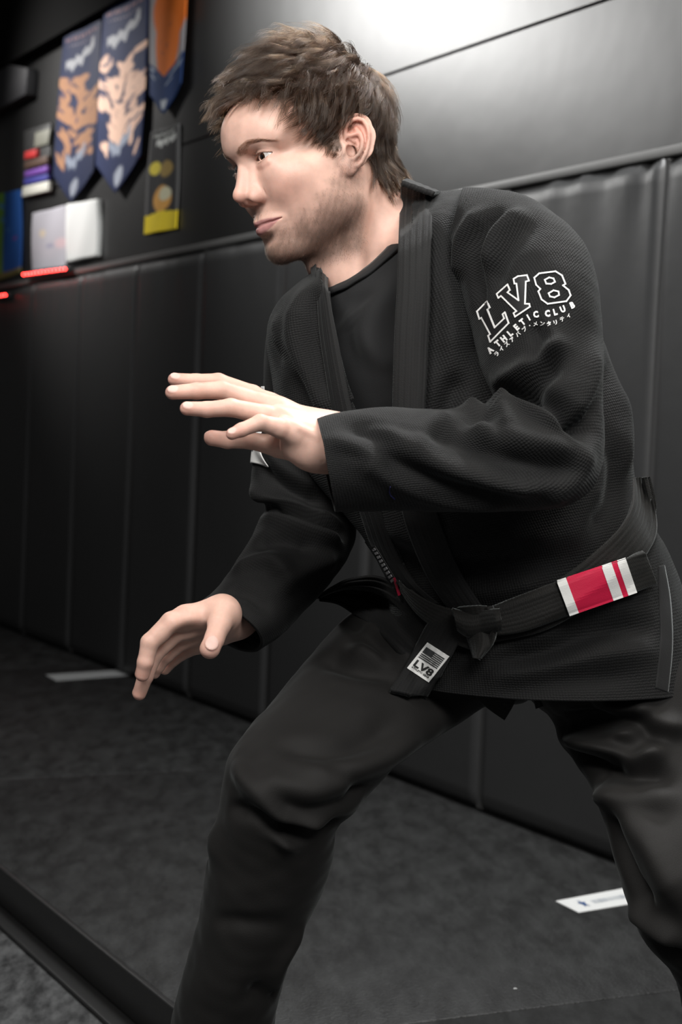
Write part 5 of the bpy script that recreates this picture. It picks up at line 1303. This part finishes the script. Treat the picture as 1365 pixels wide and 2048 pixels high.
painted('poster', 'blue and green printed poster at the far left end of the wall', 'poster', [(-28, 392), (43, 379), (41, 545), (-30, 572)], b5, off=0.010, nv=50, nu=40)
# rack of coloured belts
def wall_quad_box(name, px, o0, o1, mat, parent=None, bev=0.003, **kw):
    us = [wall_uv(x, y, (o0 + o1) / 2) for x, y in px]
    V = [wall_pt(u, z, o) for o in (o0, o1) for u, z in us]; Fc = [(0, 1, 2, 3), (7, 6, 5, 4), (0, 4, 5, 1), (1, 5, 6, 2), (2, 6, 7, 3), (3, 7, 4, 0)]
    o = mesh_obj(name, V, Fc, mat, parent, **kw); bevel_mesh(o, bev, 2); return o
rack = wall_quad_box('belt_rack', [(50, 262), (103, 246), (101, 382), (47, 398)], 0.0015, 0.012, simple('rack_board', (0.015, 0.015, 0.015)), None, label='dark wall rack showing rolled belts, left of the banners', cat='rack')
for lab, px, col in (('red and black belt strip, topmost on the rack', [(53, 304), (76, 298), (75, 314), (52, 319)], (0.45, 0.015, 0.015)), ('brown belt strip on the rack', [(53, 323), (98, 311), (97, 327), (52, 339)], (0.06, 0.028, 0.016)),
                    ('purple belt strip on the rack', [(53, 343), (98, 331), (97, 344), (52, 355)], (0.13, 0.04, 0.27)), ('blue belt strip under the purple one', [(52, 357), (99, 348), (98, 360), (51, 371)], (0.03, 0.03, 0.22)),
                    ('white belt strip at the foot of the rack', [(49, 374), (101, 362), (100, 382), (47, 394)], (0.55, 0.54, 0.48))):
    wall_quad_box('display_belt', px, 0.013, 0.030, simple('belt_display_' + lab.split()[0], col), None, label=lab, cat='belt', group='belts on the wall rack')
wall_quad_box('wall_plaque', [(72, 266), (102, 256), (98, 288), (70, 296)], 0.013, 0.022, simple('plaque_grey', (0.16, 0.16, 0.13)), None, label='small grey plaque above the coloured belts', cat='plaque')
# red indicator lights along the top of the pads
m_led = simple('led_red', (0.5, 0.01, 0.01), emit=((1.0, 0.035, 0.03), 34.0)); m_ledb = simple('led_housing', (0.01, 0.01, 0.01))
def led_bar(label, a, b, n, off=0.075):
    ua, za = wall_uv(*a, off); ub, zb = wall_uv(*b, off)
    V = [wall_pt(u + du, z + dz, o) for o in (off - 0.025, off - 0.006) for (u, z, du) in ((ua, za, 0.02 if ua > ub else -0.02), (ub, zb, -0.02 if ua > ub else 0.02)) for dz in (-0.012, 0.012)]
    Fc = [(0, 1, 3, 2), (4, 6, 7, 5), (0, 2, 6, 4), (1, 5, 7, 3), (0, 4, 5, 1), (2, 3, 7, 6)]
    root = mesh_obj('light_bar', V, Fc, m_ledb, None, label=label, cat='light'); bevel_mesh(root, 0.002, 1)
    for i in range(n):
        t = i / max(1, n - 1); c = wall_pt(ua + (ub - ua) * t, za + (zb - za) * t, off)
        bm = bmesh.new(); bmesh.ops.create_icosphere(bm, subdivisions=1, radius=0.0042, matrix=Matrix.Translation(Vector(c)))
        me = bpy.data.meshes.new('lamp'); bm.to_mesh(me); bm.free(); me.materials.append(m_led); link(bpy.data.objects.new('lamp', me), root)
led_bar('row of red indicator lights on the pads under the white notice', (47, 549), (130, 538), 13)
led_bar('short row of red lights at the left end of the pads', (-40, 596), (10, 590), 8)
# dark boxed screen hanging high at the left, and a grey plate standing in for a faint ceiling light reflection
def free_box(name, px, d0, d1, mat, **kw):
    V = [P(x, y, d) for d in (d0, d1) for x, y in px]; Fc = [(0, 1, 2, 3), (7, 6, 5, 4), (0, 4, 5, 1), (1, 5, 6, 2), (2, 6, 7, 3), (3, 7, 4, 0)]
    o = mesh_obj(name, V, Fc, mat, **kw); bevel_mesh(o, 0.004, 2); return o
wall_quad_box('ventilation_duct', [(-60, 112), (66, 138), (62, 190), (-60, 258)], 0.0, 0.05, simple('duct_grey', (0.020, 0.020, 0.023)), None, label='dark grey boxed duct high on the wall at far left', cat='duct')
wall_quad_box('light_reflection', [(48, -14), (106, -26), (104, 4), (52, 12)], 0.0, 0.05, simple('reflection_grey', (0.05, 0.05, 0.05)), None, label='small grey plate standing in for a faint light reflection at the top left, above the duct', cat='light')
# paper strips and bits on the floor
def floor_pt(x, y, z=0.0): return on_plane(x, y, (0, 0, z), np.array([0, 0, 1.0]))
def floor_sheet(name, label, px, mat, cat, th=0.0012, z=0.0, **kw):
    q = [floor_pt(x, y, z) for x, y in px]; V = [p + np.array([0, 0, h]) for h in (0.0002, th) for p in q]
    Fc = [(0, 1, 2, 3), (7, 6, 5, 4), (0, 4, 5, 1), (1, 5, 6, 2), (2, 6, 7, 3), (3, 7, 4, 0)]
    o = mesh_obj(name, V, Fc, mat, None, smooth=False, label=label, cat=cat, **kw)
    bm = bmesh.new(); bm.from_mesh(o.data); bmesh.ops.recalc_face_normals(bm, faces=bm.faces[:]); bm.to_mesh(o.data); bm.free(); return o
m_tape = simple('floor_label_white', (0.62, 0.63, 0.62), rough=0.45); m_tape2 = simple('floor_label_grey', (0.34, 0.35, 0.35), rough=0.5)
floor_sheet('floor_sticker', 'white strip label on the mat behind his lower hand', [(91, 1350), (262, 1339), (280, 1349), (112, 1362)], m_tape2, 'sticker')
st2 = floor_sheet('floor_sticker', 'white strip label with blue logo and faint lettering behind his rear leg', [(1112, 1803), (1320, 1764), (1362, 1792), (1158, 1826)], m_tape, 'sticker')
qf = quadmap((1112, 1803), (1320, 1764), (1362, 1792), (1158, 1826))
def floor_print(V2, F2, mat, name, parent):
    V = [floor_pt(x, y) + np.array([0, 0, 0.0018]) for x, y in V2]; o = mesh_obj(name, V, F2, mat, parent, smooth=False); return o
m_blue = simple('logo_blue', (0.01, 0.05, 0.16))
V2, F2 = [], []
for k, (a0, r0) in enumerate([(0, 1)] ):
    pts = [qf(0.155 + 0.040 * (1 if i % 2 == 0 else 0.42) * math.cos(i * math.pi / 5 - 1.57), 0.5 + 0.30 * (1 if i % 2 == 0 else 0.42) * math.sin(i * math.pi / 5 - 1.57)) for i in range(10)]
    V2 = pts + [qf(0.155, 0.5)]; F2 = [(i, (i + 1) % 10, 10) for i in range(10)]
floor_print(V2, F2, m_blue, 'logo', st2)
m_fade = simple('faint_print', (0.36, 0.39, 0.42))
V2, F2 = [], []; rs = np.random.RandomState(4); u = 0.25
while u < 0.85:
    w_ = rs.uniform(0.006, 0.014); a, b = quadgrid(qf, u, u + w_, 0.38, 0.62, 1, 1); k = len(V2); V2 += a; F2 += [tuple(q + k for q in f) for f in b]; u += w_ + rs.uniform(0.004, 0.016)
floor_print(V2, F2, m_fade, 'print', st2)
def bit(label, x, y, r, mat, z=0.0):
    c = floor_pt(x, y, z) + np.array([0, 0, r * 0.35]); bm = bmesh.new(); bmesh.ops.create_icosphere(bm, subdivisions=2, radius=r, matrix=Matrix.Translation(Vector(c)) @ Matrix.Diagonal((1.5, 1, 0.35, 1)))
    me = bpy.data.meshes.new('lint'); bm.to_mesh(me); bm.free(); me.materials.append(mat); link(bpy.data.objects.new('lint', me), None, None, label, 'lint')
bit('pale scrap lying at the foot of the wall, far left', 46, 1259, 0.009, m_tape)
bit('tiny speck on the mat between his legs', 1031, 1978, 0.0022, m_tape)
m_shiny = simple('foil', (0.6, 0.6, 0.58), rough=0.2, metallic=0.8)
bit('small shiny scrap beside the mat edge at lower left', 99, 1896, 0.007, m_shiny, -ST)
